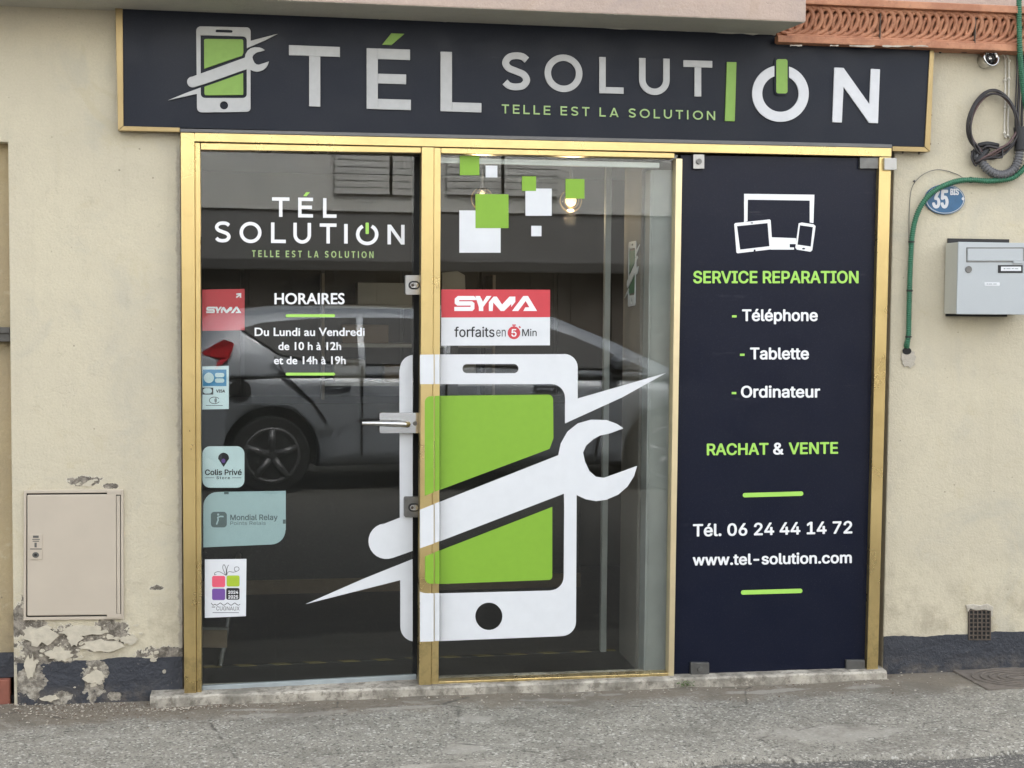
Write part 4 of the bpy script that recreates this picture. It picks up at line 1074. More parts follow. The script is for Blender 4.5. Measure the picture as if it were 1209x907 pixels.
bm = B(); ppx(bm, ell(246.6, 446.2, 6, 6.1), DI, LF*2, 0.0002); ppx(bm, rrect(253.8, 440.4, 264.8, 445.6, 2.4), DI, LF*2, 0.0002); ppx(bm, rrect(253.8, 446.8, 264.8, 452, 2.4), DI, LF*2, 0.0002); obj('mark', bm, M['paleblue'], s2)
bm = B(); ppx(bm, rect(239, 457.8, 251.8, 466), DI, LF, 0.0002); add_text(bm, 'VISA', 255, 265.8, 460, 463.6, DI, LF, bold=0.25)
ppx(bm, ribbon(ell(253.2, 472.8, 6, 3.9, 28, 20, 330), .7), DI, LF, 0.0002)
for r_ in (1.6, 2.8, 4): ppx(bm, ribbon(ell(252.4, 472.8, r_*.8, r_, 10, -50, 50), .7), DI, LF, 0.0002)
ppx(bm, rect(243, 478.6, 263, 479.2), DI, LF, 0.0002); obj('print', bm, M['black'], s2)
bm = B(); ppx(bm, ell(242.9, 461.6, 3.2, 3.2, 20, 90, 270) + ell(247, 461.6, 3.2, 3.2, 20, -90, 90), DI, LF*2, 0.0002); obj('mark', bm, M['paleblue'], s2)
s3 = dsticker(rrect(239, 527, 288.6, 576, 9), 'paleblue', 'pale rounded parcel sticker with a dark map pin')
bm = B(); ppx(bm, [(264, 551.5), (258.5, 543)] + arc(264, 541, 6.4, 170, 370, 14) + [(269.5, 543)], DI, LF, 0.0002)
add_text(bm, 'Colis Privé', 242, 285.4, 554.4, 561, DI, LF, bold=0.28); add_text(bm, 'Store', 255.6, 271.4, 562.6, 565.8, DI, LF, bold=0.12, spacing=1.3)
ppx(bm, rect(242.4, 564, 253, 564.5), DI, LF, 0.0002); ppx(bm, rect(274, 564, 285, 564.5), DI, LF, 0.0002); obj('print', bm, M['black'], s3)
bm = B(); ppx(bm, ell(263.8, 544.2, 2.3, 2.6, 18), DI, LF*2, 0.0002); obj('mark', bm, M['purple'], s3)
s4 = dsticker([(240, 646.4), (240, 600)] + arc(257, 598, 17, 180, 270) + [(337.4, 579.6), (337.4, 626)] + arc(320, 626, 17, 0, 90), 'tealgrey', 'frosted teal leaf shaped parcel point sticker')
bm = B(); ppx(bm, rrect(249, 604.4, 267.8, 622.8, 4), DI, LF, 0.0002)
add_text(bm, 'Mondial Relay', 271.8, 327.8, 607.6, 614.2, DI, LF, bold=0.22, slope=-0.005); add_text(bm, 'Points Relais', 271.8, 313.8, 615.6, 619.8, DI, LF, slope=-0.005)
ppx(bm, rect(264.5, 580, 270, 583.6), DI, LF, 0.0002); ppx(bm, rect(334, 613.5, 337.2, 618.5), DI, LF, 0.0002); obj('print', bm, M['tealdark'], s4)
bm = B(); ppx(bm, ribbon([(255.6, 619.4), (257.6, 614), (257.2, 611), (260, 609.8), (264, 610)], 1.7), DI, LF*2, 0.0002); ppx(bm, ell(257.6, 607.6, 1.3, 1.3, 12), DI, LF*2, 0.0002); obj('mark', bm, M['tealgrey'], s4)
DI = Plane(DP.p0 + DP.n*0.0012, DP.n)
s5 = dsticker([(241.8, 660.6), (291, 660), (290.4, 727.6), (241.8, 729.6)], 'white', 'white card with four coloured squares and a ribbon bow')
cq = lambda P: [(230+x/4.125, 520+y/4.125) for x, y in P]
for q, k in (((84, 660, 148, 715), 'pinkink'), ((155, 658, 218, 712), 'limeink'), ((84, 722, 148, 778), 'purple'), ((153, 719, 218, 776), 'black')):
    bm = B(); ppx(bm, cq(rrect(*q, 9)), DI, LF, 0.0002); obj('coloured_square', bm, M[k], s5)
bm = B(); add_text(bm, '2024', 269.4, 281.2, 697.4, 701.2, DI, LF*2, bold=0.2); add_text(bm, '2025', 269.4, 281.2, 702.8, 706.8, DI, LF*2, bold=0.2); obj('lettering', bm, M['white_text'], s5)
bm = B(); add_text(bm, 'CUGNAUX', 255.4, 282.8, 716.2, 720.8, DI, LF, slope=0.004)
sc = catmull([(80+i*8.8, 803-(11 if i in (0, 5, 9, 13) else (0 if i % 2 else 5)), 0) for i in range(17)], 4)
ppx(bm, ribbon([(230+p.x/4.125, 520+p.y/4.125) for p in sc], .7), DI, LF, 0.0002)
for L_ in ([(152, 658), (120, 640), (98, 645), (96, 655), (105, 652)], [(152, 658), (165, 640), (190, 642), (214, 632), (212, 618), (196, 618), (193, 632), (202, 638)], [(150, 655), (136, 622), (142, 605), (152, 625), (154, 655)], [(154, 655), (158, 620), (168, 606), (172, 622), (156, 655)]):
    ppx(bm, ribbon([(230+p.x/4.125, 520+p.y/4.125) for p in catmull([(a, b, 0) for a, b in L_], 6)], .55), DI, LF, 0.0002)
ppx(bm, rect(251, 723.2, 282, 723.8), DI, LF, 0.0002); ppx(bm, rect(250, 716.4, 254, 717.2), DI, LF, 0.0002); obj('print', bm, M['black'], s5)
# door furniture
def lock(x0, y0, x1, y1, mk, label):
    bm = B(); ppx(bm, rrect(x0, y0, x1, y1, 2.0), DP, 0.020, 0.032); o = obj('lock', bm, M[mk], dr, bevel=0.004, label=label)
    cx, cy = (x0+x1)/2-0.5, (y0+y1)/2+0.3
    bm = B(); ppx(bm, rrect(cx-6.5, cy-5, cx+6.8, cy+5, 4.9), DP, 0.0215, 0.002); obj('escutcheon', bm, M['carblack'], o)
    bm = B(); ppx(bm, rrect(cx-4.6, cy-3.2, cx+5, cy+3.2, 3.1), DP, 0.028, 0.008); obj('cylinder', bm, M['chrome'], o, bevel=0.003)
    bm = B(); ppx(bm, ell(cx-2, cy, 1.7, 1.7, 14), DP, 0.0288, 0.0005); obj('keyhole', bm, M['rust'], o)
    return o
lock(477.8, 325.2, 498.8, 348, 'steel', 'upper bright steel lock plate'); lock(476.6, 586, 499.2, 610, 'steel_dark', 'lower dull steel lock plate')
for (x0, y0, x1, y1) in ((496.5, 324.6, 502.4, 349.5), (497, 487, 499.2, 511), (497, 586, 501, 612)):
    pass
bm = B(); ppx(bm, rrect(447.3, 487, 497.3, 511, 2.2), DP, 0.022, 0.032); hd = obj('handle_plate', bm, M['chrome'], dr, bevel=0.006)
bm = B()
P = [DP.hit(x, y)+DP.n*l for x, y, l in ((479, 500, .020), (479, 500, .048), (474, 499.6, .060), (460, 499, .063), (440, 498.4, .063), (425, 498.2, .062))]
tube(bm, P, [0.013, 0.012, 0.0125, 0.0115, 0.0095, 0.0085], 14); obj('lever', bm, M['chrome'], hd, smooth=True)
bm = B(); ppx(bm, ell(489, 499.5, 2.6, 2.6, 14), DP, 0.027, 0.006); obj('keyhole', bm, M['steel_dark'], hd)
# black strip standing in for the shade in the gap between door and post
bm = B(); ppx(bm, [(487, 178), (499, 178), (496, 812), (486, 812)], FP(0.075), 0, 0.01); obj('door_gap_shade', bm, M['dark'], gf)

# ------------------------------------------------------------------ navy service panel on the right
NP = FP(-0.03)
npn = empty('service_panel', V(915, 797), 'navy film covered glass panel listing repair services in white and green', 'panel')
bm = B(); ppx(bm, [(804, 183.5), (1040, 187.3), (1027, 796), (794, 801)], NP, 0, 0.012); obj('panel', bm, M['navy_film'], npn)
for t_, x0, x1, y0, y1, sl, k in (('SERVICE REPARATION', 818.3, 1013.6, 320.0, 334.6, 0, 'green_text'), ('RACHAT', 834.3, 907.3, 523.4, 537.3, -.012, 'green_text'), ('VENTE', 931, 989.4, 522.2, 536.2, -.012, 'green_text'),
        ('Téléphone', 876, 965.4, 365.3, 379.3, 0, 'white_text'), ('Tablette', 885.4, 955, 410.4, 424.5, 0, 'white_text'), ('Ordinateur', 874.6, 968.2, 455.6, 469.6, 0, 'white_text'), ('&', 912.6, 925.2, 522.8, 536.8, 0, 'white_text'),
        ('Tél. 06 24 44 14 72', 818, 1006.2, 617.0, 631.8, -.02, 'white_text'), ('www.tel-solution.com', 817.7, 1005.6, 653.2, 666.4, -.016, 'white_text')):
    bm = B(); add_text(bm, t_, x0, x1, y0, y1, NP, 0.001, bold=0.62, slope=sl); obj('lettering', bm, M[k], npn)
for x0, x1, y in ((864.2, 869.6, 373.6), (873.6, 879, 419), (863.9, 869.2, 464.2)):
    bm = B(); ppx(bm, rect(x0, y-1.3, x1, y+1.3), NP, 0.001, 0.0005); obj('dash', bm, M['green_text'], npn)
for x0, x1, y in ((876.9, 948.2, 583.8), (874.8, 947.2, 698.6)):
    P = rrect(x0, y-2.6, x1, y+2.6, 2.4); bm = B(); ppx(bm, [(x, yy-0.028*(x-(x0+x1)/2)) for x, yy in P], NP, 0.0014, 0.0009); obj('green_bar', bm, M['green_text'], npn)
# screen, tablet and phone pictogram
cn = lambda P: crop(790, 150, 2.748, P)
bm = B()
ppx(bm, cn([(243, 217), (471, 220), (468, 312), (456, 310), (456, 239), (255, 236), (254, 306), (243, 309)]), NP, 0.001, 0.0006)
ppx(bm, cn([(333, 358), (412, 361), (411, 380), (391, 380), (391, 391), (405, 391), (405, 398), (330, 398)]), NP, 0.001, 0.0006)
ppx(bm, [cn(catmullp) for catmullp in ([(214, 312), (325, 300), (329, 303), (335, 393), (332, 397), (222, 410), (218, 407), (211, 316)], [(220, 322), (319, 312), (325, 387), (230, 398)][::-1])], NP, 0.0016, 0.0006)
ppx(bm, [cn(q) for q in ([(420, 313), (430, 310), (468, 316), (475, 322), (464, 400), (458, 405), (414, 398), (409, 392)], [(424, 319), (466, 325), (459, 388), (416, 382)][::-1])], NP, 0.0016, 0.0006)
obj('pictogram', bm, M['white_text'], npn)
bm = B(); ppx(bm, cn(rect(264, 310, 272, 313)), NP, 0.0019, 0.0003); ppx(bm, cn(rect(274, 398, 280, 404)), NP, 0.0019, 0.0003); ppx(bm, cn(ell(436, 395, 5, 2.6, 12)), NP, 0.0019, 0.0003); obj('pictogram_buttons', bm, M['navy_film'], npn)
for (x0, y0, x1, y1, mk, lab) in ((817.2, 182.6, 830.2, 200, 'steel', 'bright upper left clamp'), (1013.4, 186.6, 1036, 199.6, 'steel_dark', None), (814.2, 781.4, 836, 797.4, 'steel_dark', None), (997.4, 778.4, 1019.6, 793, 'steel_dark', None)):  # the upper right dark one is a reflection built as a clamp
    bm = B(); ppx(bm, rect(x0, y0, x1, y1), NP, 0.016, 0.03); o = obj('clamp', bm, M[mk], npn, bevel=0.0015, label=lab)
    if x0 < 900:
        bm = B(); cx, cy = (x0+x1)/2, (y0+y1)/2
        cyl(bm, NP.hit(cx, cy)+NP.n*0.019, (0, -1, 0), 0.011, 0.006, 18); obj('bolt', bm, M['steel_dark'], o, bevel=0.001)
bm = B(); ppx(bm, rect(1042.4, 187, 1057, 201.2), GF, 0.014, 0.013); obj('clamp', bm, M['steel'], gf, bevel=0.0015)

# ------------------------------------------------------------------ meter cabinet in the left wall
mc = empty('meter_cabinet', V(87, 730), 'cream enamelled meter cabinet door set low in the left wall', 'cabinet')
CB = FP(-0.006)
ch_ = lambda P: crop(0, 500, 2.229, P)
bm = B(); ppx(bm, [ch_([(63, 176), (325, 174), (326, 515), (62, 518)]), ch_([(70, 184), (318, 182), (319, 507), (69, 510)])[::-1]], CB, 0.004, 0.03); obj('frame', bm, M['cabinet'], mc, bevel=0.0015)
bm = B(); ppx(bm, ch_([(70, 184), (318, 182), (319, 507), (69, 510)]), FP(0.0), -0.0005+0.001, 0.002); obj('recess', bm, M['dark'], mc)  # black sheet puts the shade into the joint around the cabinet door
bm = B(); ppx(bm, ch_([(72.5, 188), (306, 186), (307, 503), (72.5, 506)]), CB, 0.007, 0.012); d_ = obj('door', bm, M['cabinet'], mc, bevel=0.003)
bm = B(); ppx(bm, ch_([(307, 190), (316, 190), (317, 500), (308, 500)]), CB, 0.005, 0.008); ppx(bm, ch_([(282, 176), (320, 176), (320, 187), (282, 187)]), CB, 0.0075, 0.003); ppx(bm, ch_([(282, 501), (320, 500), (320, 510), (282, 511)]), CB, 0.0075, 0.003); obj('hinge', bm, M['cabinet'], mc, bevel=0.001)
bm = B(); ppx(bm, ch_(rect(79.5, 290, 112, 357)), CB, 0.010, 0.003); lp_ = obj('lock_plate', bm, M['cabinet'], d_, bevel=0.001)
bm = B(); ppx(bm, ch_(ell(95, 345, 9, 7.5, 20)), CB, 0.0108, 0.0006); ppx(bm, ch_(rect(80.5, 328, 111, 330.5)), CB, 0.0106, 0.0004)
for q in ((88, 294, 103, 300), (86, 303, 106, 305), (87, 308, 104, 310), (92, 313, 98, 325)): ppx(bm, ch_(rect(*q)), CB, 0.0106, 0.0004)
obj('print', bm, M['steel_dark'], d_)
bm = B(); ppx(bm, ch_(ell(95, 345, 4, 3.4, 16)), CB, 0.0112, 0.0003); obj('keyhole', bm, M['black'], d_)

# ------------------------------------------------------------------ right-hand wall fittings
mb = empty('mailbox', V(1165, 372), 'pale grey steel letterbox fixed to the right wall below the conduit', 'mailbox')
MD = -0.125
a = FP(MD).hit(1132.2, 286); b = FP(MD).hit(1218, 371.5)
xa, xb, z1, z0 = a.x, b.x, a.z, b.z
bm = B(); box(bm, xa, xb, MD+0.008, -0.012, z0, z1); obj('body', bm, M['mailbox_side'], mb, bevel=0.002)
bm = B(); box(bm, xa-0.002, xb+0.002, MD, MD+0.0075, z0-0.001, z1+0.001); dd = obj('door', bm, M['mailbox'], mb, bevel=0.002)
MP = FP(MD); cmb = lambda P: crop(1100, 270, 7.56, P)
bm = B(); ppx(bm, [cmb(rect(308, 168, 822, 302)), cmb(rect(316, 178, 812, 292))[::-1]], MP, 0.0006, 0.0005); obj('slot_rim', bm, M['steel_dark'], mb)
bm = B(); ppx(bm, cmb(rect(317, 179, 811, 286)), MP, 0.004, 0.0035); ppx(bm, cmb(rect(722, 288, 815, 312)), MP, 0.007, 0.006); obj('flap', bm, M['mailbox'], mb, bevel=0.0012)
bm = B(); cyl(bm, MP.hit(*cmb([(328, 364)])[0]), (0, -1, 0), 0.0135, 0.008, 20); obj('lock', bm, M['steel_dark'], mb, bevel=0.001)
bm = B(); ppx(bm, cmb(rect(590, 326, 812, 396)), MP, 0.002, 0.0018); npl = obj('name_holder', bm, M['black'], mb, bevel=0.0008)
bm = B(); ppx(bm, cmb(rect(616, 340, 795, 378)), MP, 0.0026, 0.0004); obj('paper', bm, M['white'], npl)
bm = B()
for q in ((640, 355, 655, 362), (664, 356, 700, 361), (712, 355, 730, 360), (738, 356, 768, 361)): ppx(bm, cmb(rect(*q)), MP, 0.003, 0.0002)
for q in ((488, 492, 500, 497), (505, 492, 538, 497), (546, 492, 578, 497)): ppx(bm, cmb(rect(*q)), MP, 0.0024, 0.0002)
obj('print', bm, M['tealdark'], mb)
bm = B(); ppx(bm, cmb(rrect(470, 480, 606, 512, 6)), MP, 0.0014, 0.0012); obj('label_strip', bm, M['white'], mb)
bm = B(); q0 = V(1111.5, 281.5, -0.004); q1 = V(1188, 376, -0.004); box(bm, xa+0.012, q1.x, -0.0115, -0.0005, z0-0.010, q0.z); obj('back_board', bm, M['carblack'], mb)

hp = empty('house_number_plate', V(1115.8, 252), 'oval blue enamel house number plate partly under the green conduit', 'plate')
HP = FP(-0.012); ce = lambda P: crop(1030, 180, 3.24, P)
def pell(x0, y0, x1, y1, k=40): return ell((x0+x1)/2, (y0+y1)/2, (x1-x0)/2, (y1-y0)/2, k)
bm = B(); ppx(bm, ce(pell(202, 122, 354, 237)), HP, 0.0, 0.011); obj('plate', bm, M['plateblue'], hp, bevel=0.0015)
bm = B(); ppx(bm, [ce(pell(205, 125, 351, 234)), ce(pell(208, 127.5, 348, 231.5))[::-1]], HP, 0.0008, 0.0006); obj('rim', bm, M['mailbox'], hp)
bm = B(); add_text(bm, '35', 1100.4, 1119.8, 224, 246, HP, 0.0008, bold=1.1); add_text(bm, 'BIS', 1121.8, 1132, 222.8, 230.4, HP, 0.0008, bold=0.45); ppx(bm, ell(1137, 234.8, 1.6, 1.8, 14), HP, 0.001, 0.0008); obj('numerals', bm, M['letter_white'], hp)

def wpath(P, k=10): return catmull([V(x, y, Y) for x, y, Y in P], k)
cd_ = empty('green_conduit', V(1070, 411, -0.02), 'ribbed green flexible conduit looping over the number plate', 'conduit')
P = wpath([(1216, 189, -.03), (1209, 199, -.03), (1199, 208, -.03), (1189.5, 211.7, -.03), (1168, 213.8, -.028), (1146.5, 212.6, -.028), (1130, 214, -.03), (1116.7, 218.4, -.032), (1104, 225, -.032), (1093.5, 234.5, -.03), (1085.5, 247, -.026), (1080.3, 261, -.024), (1077.4, 276, -.022), (1076, 291, -.022), (1074.6, 320, -.022), (1073.8, 343.6, -.022), (1073.2, 370, -.022), (1072.6, 396, -.022), (1070.8, 406, -.014), (1070, 412, 0.012)])
bm = B(); corrugated(bm, P, 0.0118, 0.0085, 0.0036, 12); obj('pipe', bm, M['conduit'], cd_, smooth=True)
for (x, y, dx, dy) in ((1146.5, 212.6, 1, 0), (1076.1, 286, 0, 1), (1074, 343.6, 0, 1), (1072.7, 398, 0, 1)):
    bm = B(); c = V(x, y, -.024); q = resample([c+Vector((dx, 0, -dy))*(-0.004), c+Vector((dx, 0, -dy))*0.004], 0.002)
    tube(bm, q, 0.0125, 12); obj('clip', bm, M['carblack'], cd_)
cd2 = empty('green_conduit', V(1206, 20, -0.03), 'ribbed green conduit dropping down the right edge from the frieze', 'conduit')
P = wpath([(1203, -12, -.10), (1203.2, 8, -.10), (1203.4, 28, -.10), (1204, 55, -.10), (1205.5, 80, -.07), (1208, 105, -.04), (1212, 130, -.03), (1219, 160, -.03), (1222, 178, -.03), (1216, 189, -.03)])
bm = B(); corrugated(bm, P, 0.0118, 0.0085, 0.0036, 12); obj('pipe', bm, M['conduit'], cd2, smooth=True)
# plaster scar where the conduit enters the wall
bm = B(); rnd = random.Random(8)
c0 = (1073, 424)
lp = [(c0[0]+(10.5 if 0.2 < i/26 < .9 else 8)*(1+rnd.uniform(-.22, .22))*math.cos(2*math.pi*i/26), c0[1]+10*(1+rnd.uniform(-.2, .2))*math.sin(2*math.pi*i/26)) for i in range(26)]
ppx(bm, lp, WALL, 0.006, 0.0055); obj('plaster_patch', bm, M['plaster_white'], cd_, bevel=0.002)
bm = B(); ppx(bm, ell(1070, 414.5, 5.2, 4.2, 20), WALL, 0.007, 0.002); obj('hole_shade', bm, M['dark'], cd_)  # black disc painted in for the shade inside the conduit hole

# lamp-holder-like metal cup under the frieze
cup = empty('metal_cup', V(1166, 70), 'small chrome lamp cup with torn end fixed under the frieze', 'fitting')
bm = B(); c = V(1166.6, 69.8, -0.03)
N_ = 28; prof = [(0.031, 0.03), (0.034, -0.005), (0.036, -0.022), (0.032, -0.026), (0.026, -0.012), (0.018, 0.004), (0.0, 0.008)]
ax = Vector((0.12, -1, 0.15)).normalized(); u_ = ax.cross(Vector((0, 0, 1))).normalized(); v_ = u_.cross(ax)
rings = []
for r_, h_ in prof:
    rings.append([bm.verts.new(c - ax*h_ + (u_*math.cos(2*math.pi*k/N_)+v_*math.sin(2*math.pi*k/N_))*max(r_, .0005)) for k in range(N_)])
for i in range(len(rings)-1):
    for k in range(N_): bm.faces.new((rings[i][k], rings[i][(k+1) % N_], rings[i+1][(k+1) % N_], rings[i+1][k]))
obj('cup', bm, M['chrome'], cup, smooth=True)
bm = B(); rnd = random.Random(4)
for k in range(7):
    a_ = 2*math.pi*k/7+rnd.uniform(-.3, .3); p = c + ax*0.014 + (u_*math.cos(a_)+v_*math.sin(a_))*0.014
    sphere(bm, p, 0.0065, 8, 6, (1, .6, 1.3))
obj('torn_insert', bm, M['carblack'], cup)
# black cable coil with its grey corrugated sleeve
cc = empty('cable_coil', V(1172, 185), 'coiled black cable tied above a grey corrugated sleeve', 'cable')
for (cx_, cy_, rx, ry, Y, mk, r_, ph) in ((1172.5, 144, 30, 37.5, -.03, 'cable', .0058, 0), (1174, 145, 27.5, 34.5, -.037, 'cable_brown', .0048, 6), (1173, 143, 29, 35.5, -.044, 'cable', .004, -5)):
    bm = B(); pts = []
    for i in range(41):
        a_ = R(128+ph+310*i/40); pts.append(V(cx_+rx*math.cos(a_)+3*math.sin(2*a_), cy_+ry*math.sin(a_), Y+0.004*math.sin(3*a_)))
    pts = [V(1162+ph*.4, 186, Y)] + pts + [V(1184+ph*.2, 181-ph, Y-.006), V(1168, 186, Y-.008), V(1151, 192, Y)]
    tube(bm, catmull(pts, 3), r_, 8); obj('strand', bm, M[mk], cc, smooth=True)
for k_, pts_ in enumerate(([(1201, 168, -.035), (1199, 140, -.05), (1190, 118, -.055), (1170, 111, -.05), (1152, 124, -.05), (1146, 150, -.05), (1152, 176, -.045), (1168, 188, -.04), (1186, 182, -.045), (1198, 168, -.04)],
        [(1203, 150, -.03), (1192, 168, -.05), (1176, 178, -.055), (1160, 187, -.05), (1149, 194, -.035)], [(1158, 178, -.03), (1166, 173, -.045), (1180, 175, -.05), (1192, 170, -.04)], [(1150, 176, -.03), (1147, 186, -.04), (1152, 196, -.04), (1156, 190, -.03)])):
    bm = B(); tube(bm, wpath(pts_), (.0036, .0045, .006, .003)[k_], 8); obj('strand', bm, M[('cable', 'cable_brown', 'cable', 'cable')[k_]], cc, smooth=True)
bm = B(); P = wpath([(1152, 183, -.025), (1160, 193, -.03), (1168, 201.5, -.03), (1180, 206.5, -.03), (1192, 204, -.03), (1200, 195, -.03), (1203.5, 181, -.028), (1204, 168, -.025)])
corrugated(bm, P, 0.019, 0.0115, 0.0055, 14); obj('sleeve', bm, M['sleeve'], cc, smooth=True)
bm = B(); P = wpath([(1204, 178, -.03), (1204, 165, -.03), (1203, 150, -.03)]); tube(bm, P, 0.021, 12); obj('coupler', bm, M['carblack'], cc, smooth=True)
bm = B(); P = wpath([(1150, 178, -.02), (1152, 190, -.03), (1158, 186, -.04), (1166, 176, -.03)]); tube(bm, P, 0.013, 8); P = wpath([(1155, 172, -.02), (1166, 170, -.03), (1178, 172, -.02)]); tube(bm, P, 0.010, 8); obj('tape_wrap', bm, M['carblack'], cc, smooth=True)
vc = empty('vertical_cable', V(1203, 120), 'black cables running up the right wall beside the coil', 'cable')
for k_, (xo, r_) in enumerate(((0, .0055), (4.4, .005), (-3.4, .003))):
    bm = B(); P = wpath([(1203+xo, 168, -.02), (1202+xo, 140, -.018), (1203+xo, 110, -.014), (1204+xo, 85, -.014), (1204.5+xo, 66, -.02), (1206+xo, 52, -.07)]); tube(bm, P, r_, 8); obj('strand', bm, M['cable'], vc, smooth=True)
ww_ = empty('twin_wire', V(1188, 158), 'dirty white twin wire pinned with small clips down the wall', 'wire')
for xo in (0, 4.2):
    bm = B(); P = wpath([(1178+xo, 62, -.02), (1183+xo, 63.5, -.012), (1186.5+xo, 70, -.008), (1187+xo, 95, -.006), (1186.4+xo, 125, -.006), (1186+xo, 157, -.006), (1188+xo, 163, -.008)]); tube(bm, P, .0034, 8); obj('strand', bm, M['whitewire'], ww_, smooth=True)
for (x, y) in ((1187, 69), (1191.4, 72), (1186.8, 95), (1191, 93), (1186.6, 127), (1190.8, 125), (1186, 157), (1190, 160)):
    bm = B(); sphere(bm, V(x, y, -.009), .0066, 10, 8); obj('clip', bm, M['whitewire'], ww_, smooth=True)
fwr = empty('loose_wire', V(1130, 60), 'thin dark wire drooping under the frieze beside the sign', 'wire')
bm = B(); P = wpath([(1108, 61, -.02), (1112, 57, -.03), (1124, 58, -.03), (1138, 62, -.03), (1147, 60, -.03), (1158, 59, -.03)]); tube(bm, P, .0022, 6); sphere(bm, V(1110, 61.5, -.014), .006, 8, 6); obj('strand', bm, M['cable'], fwr, smooth=True)
hk = empty('bent_wire', V(1080, 210), 'thin bent wire hooked into the wall beside the gold post', 'wire')
bm = B(); P = wpath([(1073, 290, -.006), (1073.5, 250, -.006), (1076, 224, -.008), (1084, 211, -.01), (1096, 203, -.01), (1110, 200.5, -.008), (1128, 205, -.006), (1138, 211, -.01)]); tube(bm, P, .0014, 6); sphere(bm, V(1079.5, 214, -.012), .005, 8, 6); obj('strand', bm, M['steel_dark'], hk, smooth=True)

# vent grille
vg = empty('vent_grille', V(1156, 754), 'small rusty square mesh vent set low in the right wall', 'grille')
x0_, x1_, y0_, y1_ = 1142.5, 1169, 717, 755.5
bm = B(); ppx(bm, rect(x0_, y0_, x1_, y1_), WALL, 0.0046, 0.004); obj('opening', bm, M['dark'], vg)  # black sheet painted as the shade behind the vent mesh
bm = B(); rnd = random.Random(9)
for i in range(6):
    x = x0_+0.8+(x1_-x0_-1.6)*i/5; ppx(bm, rect(x-.75, y0_+(4 if i in (1, 2, 3, 4) else 1), x+.75, y1_), WALL, 0.0085, 0.003)
for i in range(8):
    y = y1_-0.8-(y1_-y0_-4)*i/7; ppx(bm, rect(x0_, y-.75, x1_, y+.75), WALL, 0.0075, 0.0025)
obj('mesh', bm, M['rust'], vg)
bm = B(); lp = [(x0_-3+rnd.uniform(-1.4, 1), y0_-2+rnd.uniform(-2, 1)), (x0_+6, y0_-4), (x0_+14, y0_-2.5), (x1_-4, y0_-4.5), (x1_+3, y0_-1), (x1_+2, y0_+9), (x1_, y0_+12), (x1_-.5, y0_+4), (x1_-8, y0_+2.5), (x0_+9, y0_+3.5), (x0_+2, y0_+1.5), (x0_-1, y0_+6)]
ppx(bm, lp, WALL, 0.0095, 0.009); obj('broken_edge', bm, M['plaster_white'], vg, bevel=0.003)

# manhole cover, right edge
mh = empty('manhole_cover', GZ(1190, 803), 'rusty patterned manhole cover in the pavement at far right', 'manhole cover')
c = GZ(1186, 803, 0.0)
ya_, yb2 = GZ(1186, 791.5, 0).y, GZ(1186, 815.5, 0).y
xa_, xb2 = GZ(1142, 803, 0).x, GZ(1142, 803, 0).x+0.42
bm = B(); box(bm, xa_, xb2, yb2, ya_, -0.01, 0.009); obj('cover', bm, M['cast_iron'], mh, bevel=0.002)
bm = B(); cx_, cy_ = (xa_+xb2)/2, (ya_+yb2)/2
for r_ in (0.05, 0.085, 0.12, 0.155, 0.19):
    if r_ > (xb2-xa_)/2: continue
    P = [Vector((cx_+r_*math.cos(2*math.pi*k/40), cy_+r_*(ya_-yb2)/(xb2-xa_)*math.sin(2*math.pi*k/40), 0.011)) for k in range(41)]
    tube(bm, P, 0.004, 6, False)
obj('raised_pattern', bm, M['cast_iron'], mh, smooth=True)

# emblem on the recess side wall inside
bm = B()
SW = Plane((sx-0.0015, 0, 0), (-1, 0, 0))
yA, yB, zA, zB = 0.13, 0.37, V(745, 285, .25).z, V(745, 362, .25).z
wm = empty('wall_emblem', (sx, 0.25, zB), 'small phone and spanner emblem on the grey recess wall inside', 'emblem')
def put(keys, mk, nm, off):
    bm = B()
    for k in keys:
        loops = [[Vector((sx-off, yB+(yA-yB)*(x-360)/(786-360), zA+(zB-zA)*(y-418)/(757-418))) for x, y in lp] for lp in EM[k]]
        prism3(bm, loops, Vector((-1, 0, 0)), 0.003)
    obj(nm, bm, M[mk], wm)
put(('top', 'left', 'spanner', 'bottom'), 'white', 'phone_outline', 0.004); put(('g1', 'g2'), 'conduit', 'screen', 0.004)

# ------------------------------------------------------------------ across the street (seen in the glass)
oh = empty('opposite_house', (1, -11.5, 0), 'grey rendered house across the street reflected in the shop glass', 'house')
OY = -11.5; zo = -0.1
bm = B(); box(bm, -14, 16, OY-0.4, OY, 2.55, 6.2); obj('wall', bm, M['opp_wall'], oh)
bm = B(); box(bm, -14, 16, OY-0.4, OY-0.03, 1.95, 2.549); obj('fascia', bm, M['opp_shade_band'], oh)  # band of wall drawn dark as if shaded from above
bm = B(); box(bm, -14, 16, OY-0.03, OY+0.28, 1.86, 1.96); obj('ledge', bm, M['opp_ledge_shade'], oh)  # ledge with the awning's shadow in its colour
bm = B()
for i in range(40):
    x = -10+i*0.5; box(bm, x, x+0.485, OY-0.4, OY-0.06-(i % 2)*0.01, zo, 1.858)
obj('boarding', bm, M['opp_board'], oh)
for x in (-3.4, 2.0, 6.9):
    bm = B(); box(bm, x, x+1.3, OY+0.002, OY+0.03, 2.75, 4.2); wq = obj('window', bm, M['carglass'], oh)
    for s_ in (0, 1):
        bm = B(); xs0 = x-0.02+s_*0.68
        for k in range(18): box(bm, xs0, xs0+0.64, OY+0.031, OY+0.05, 2.75+k*0.08, 2.75+k*0.08+0.07)
        obj('shutter', bm, M['shutter'], wq)
op = B(); box(op, -30, 30, -11.4, -9.7, -0.12, 0.05); tag(obj('opposite_pavement', op, M['concrete']), kind='structure')

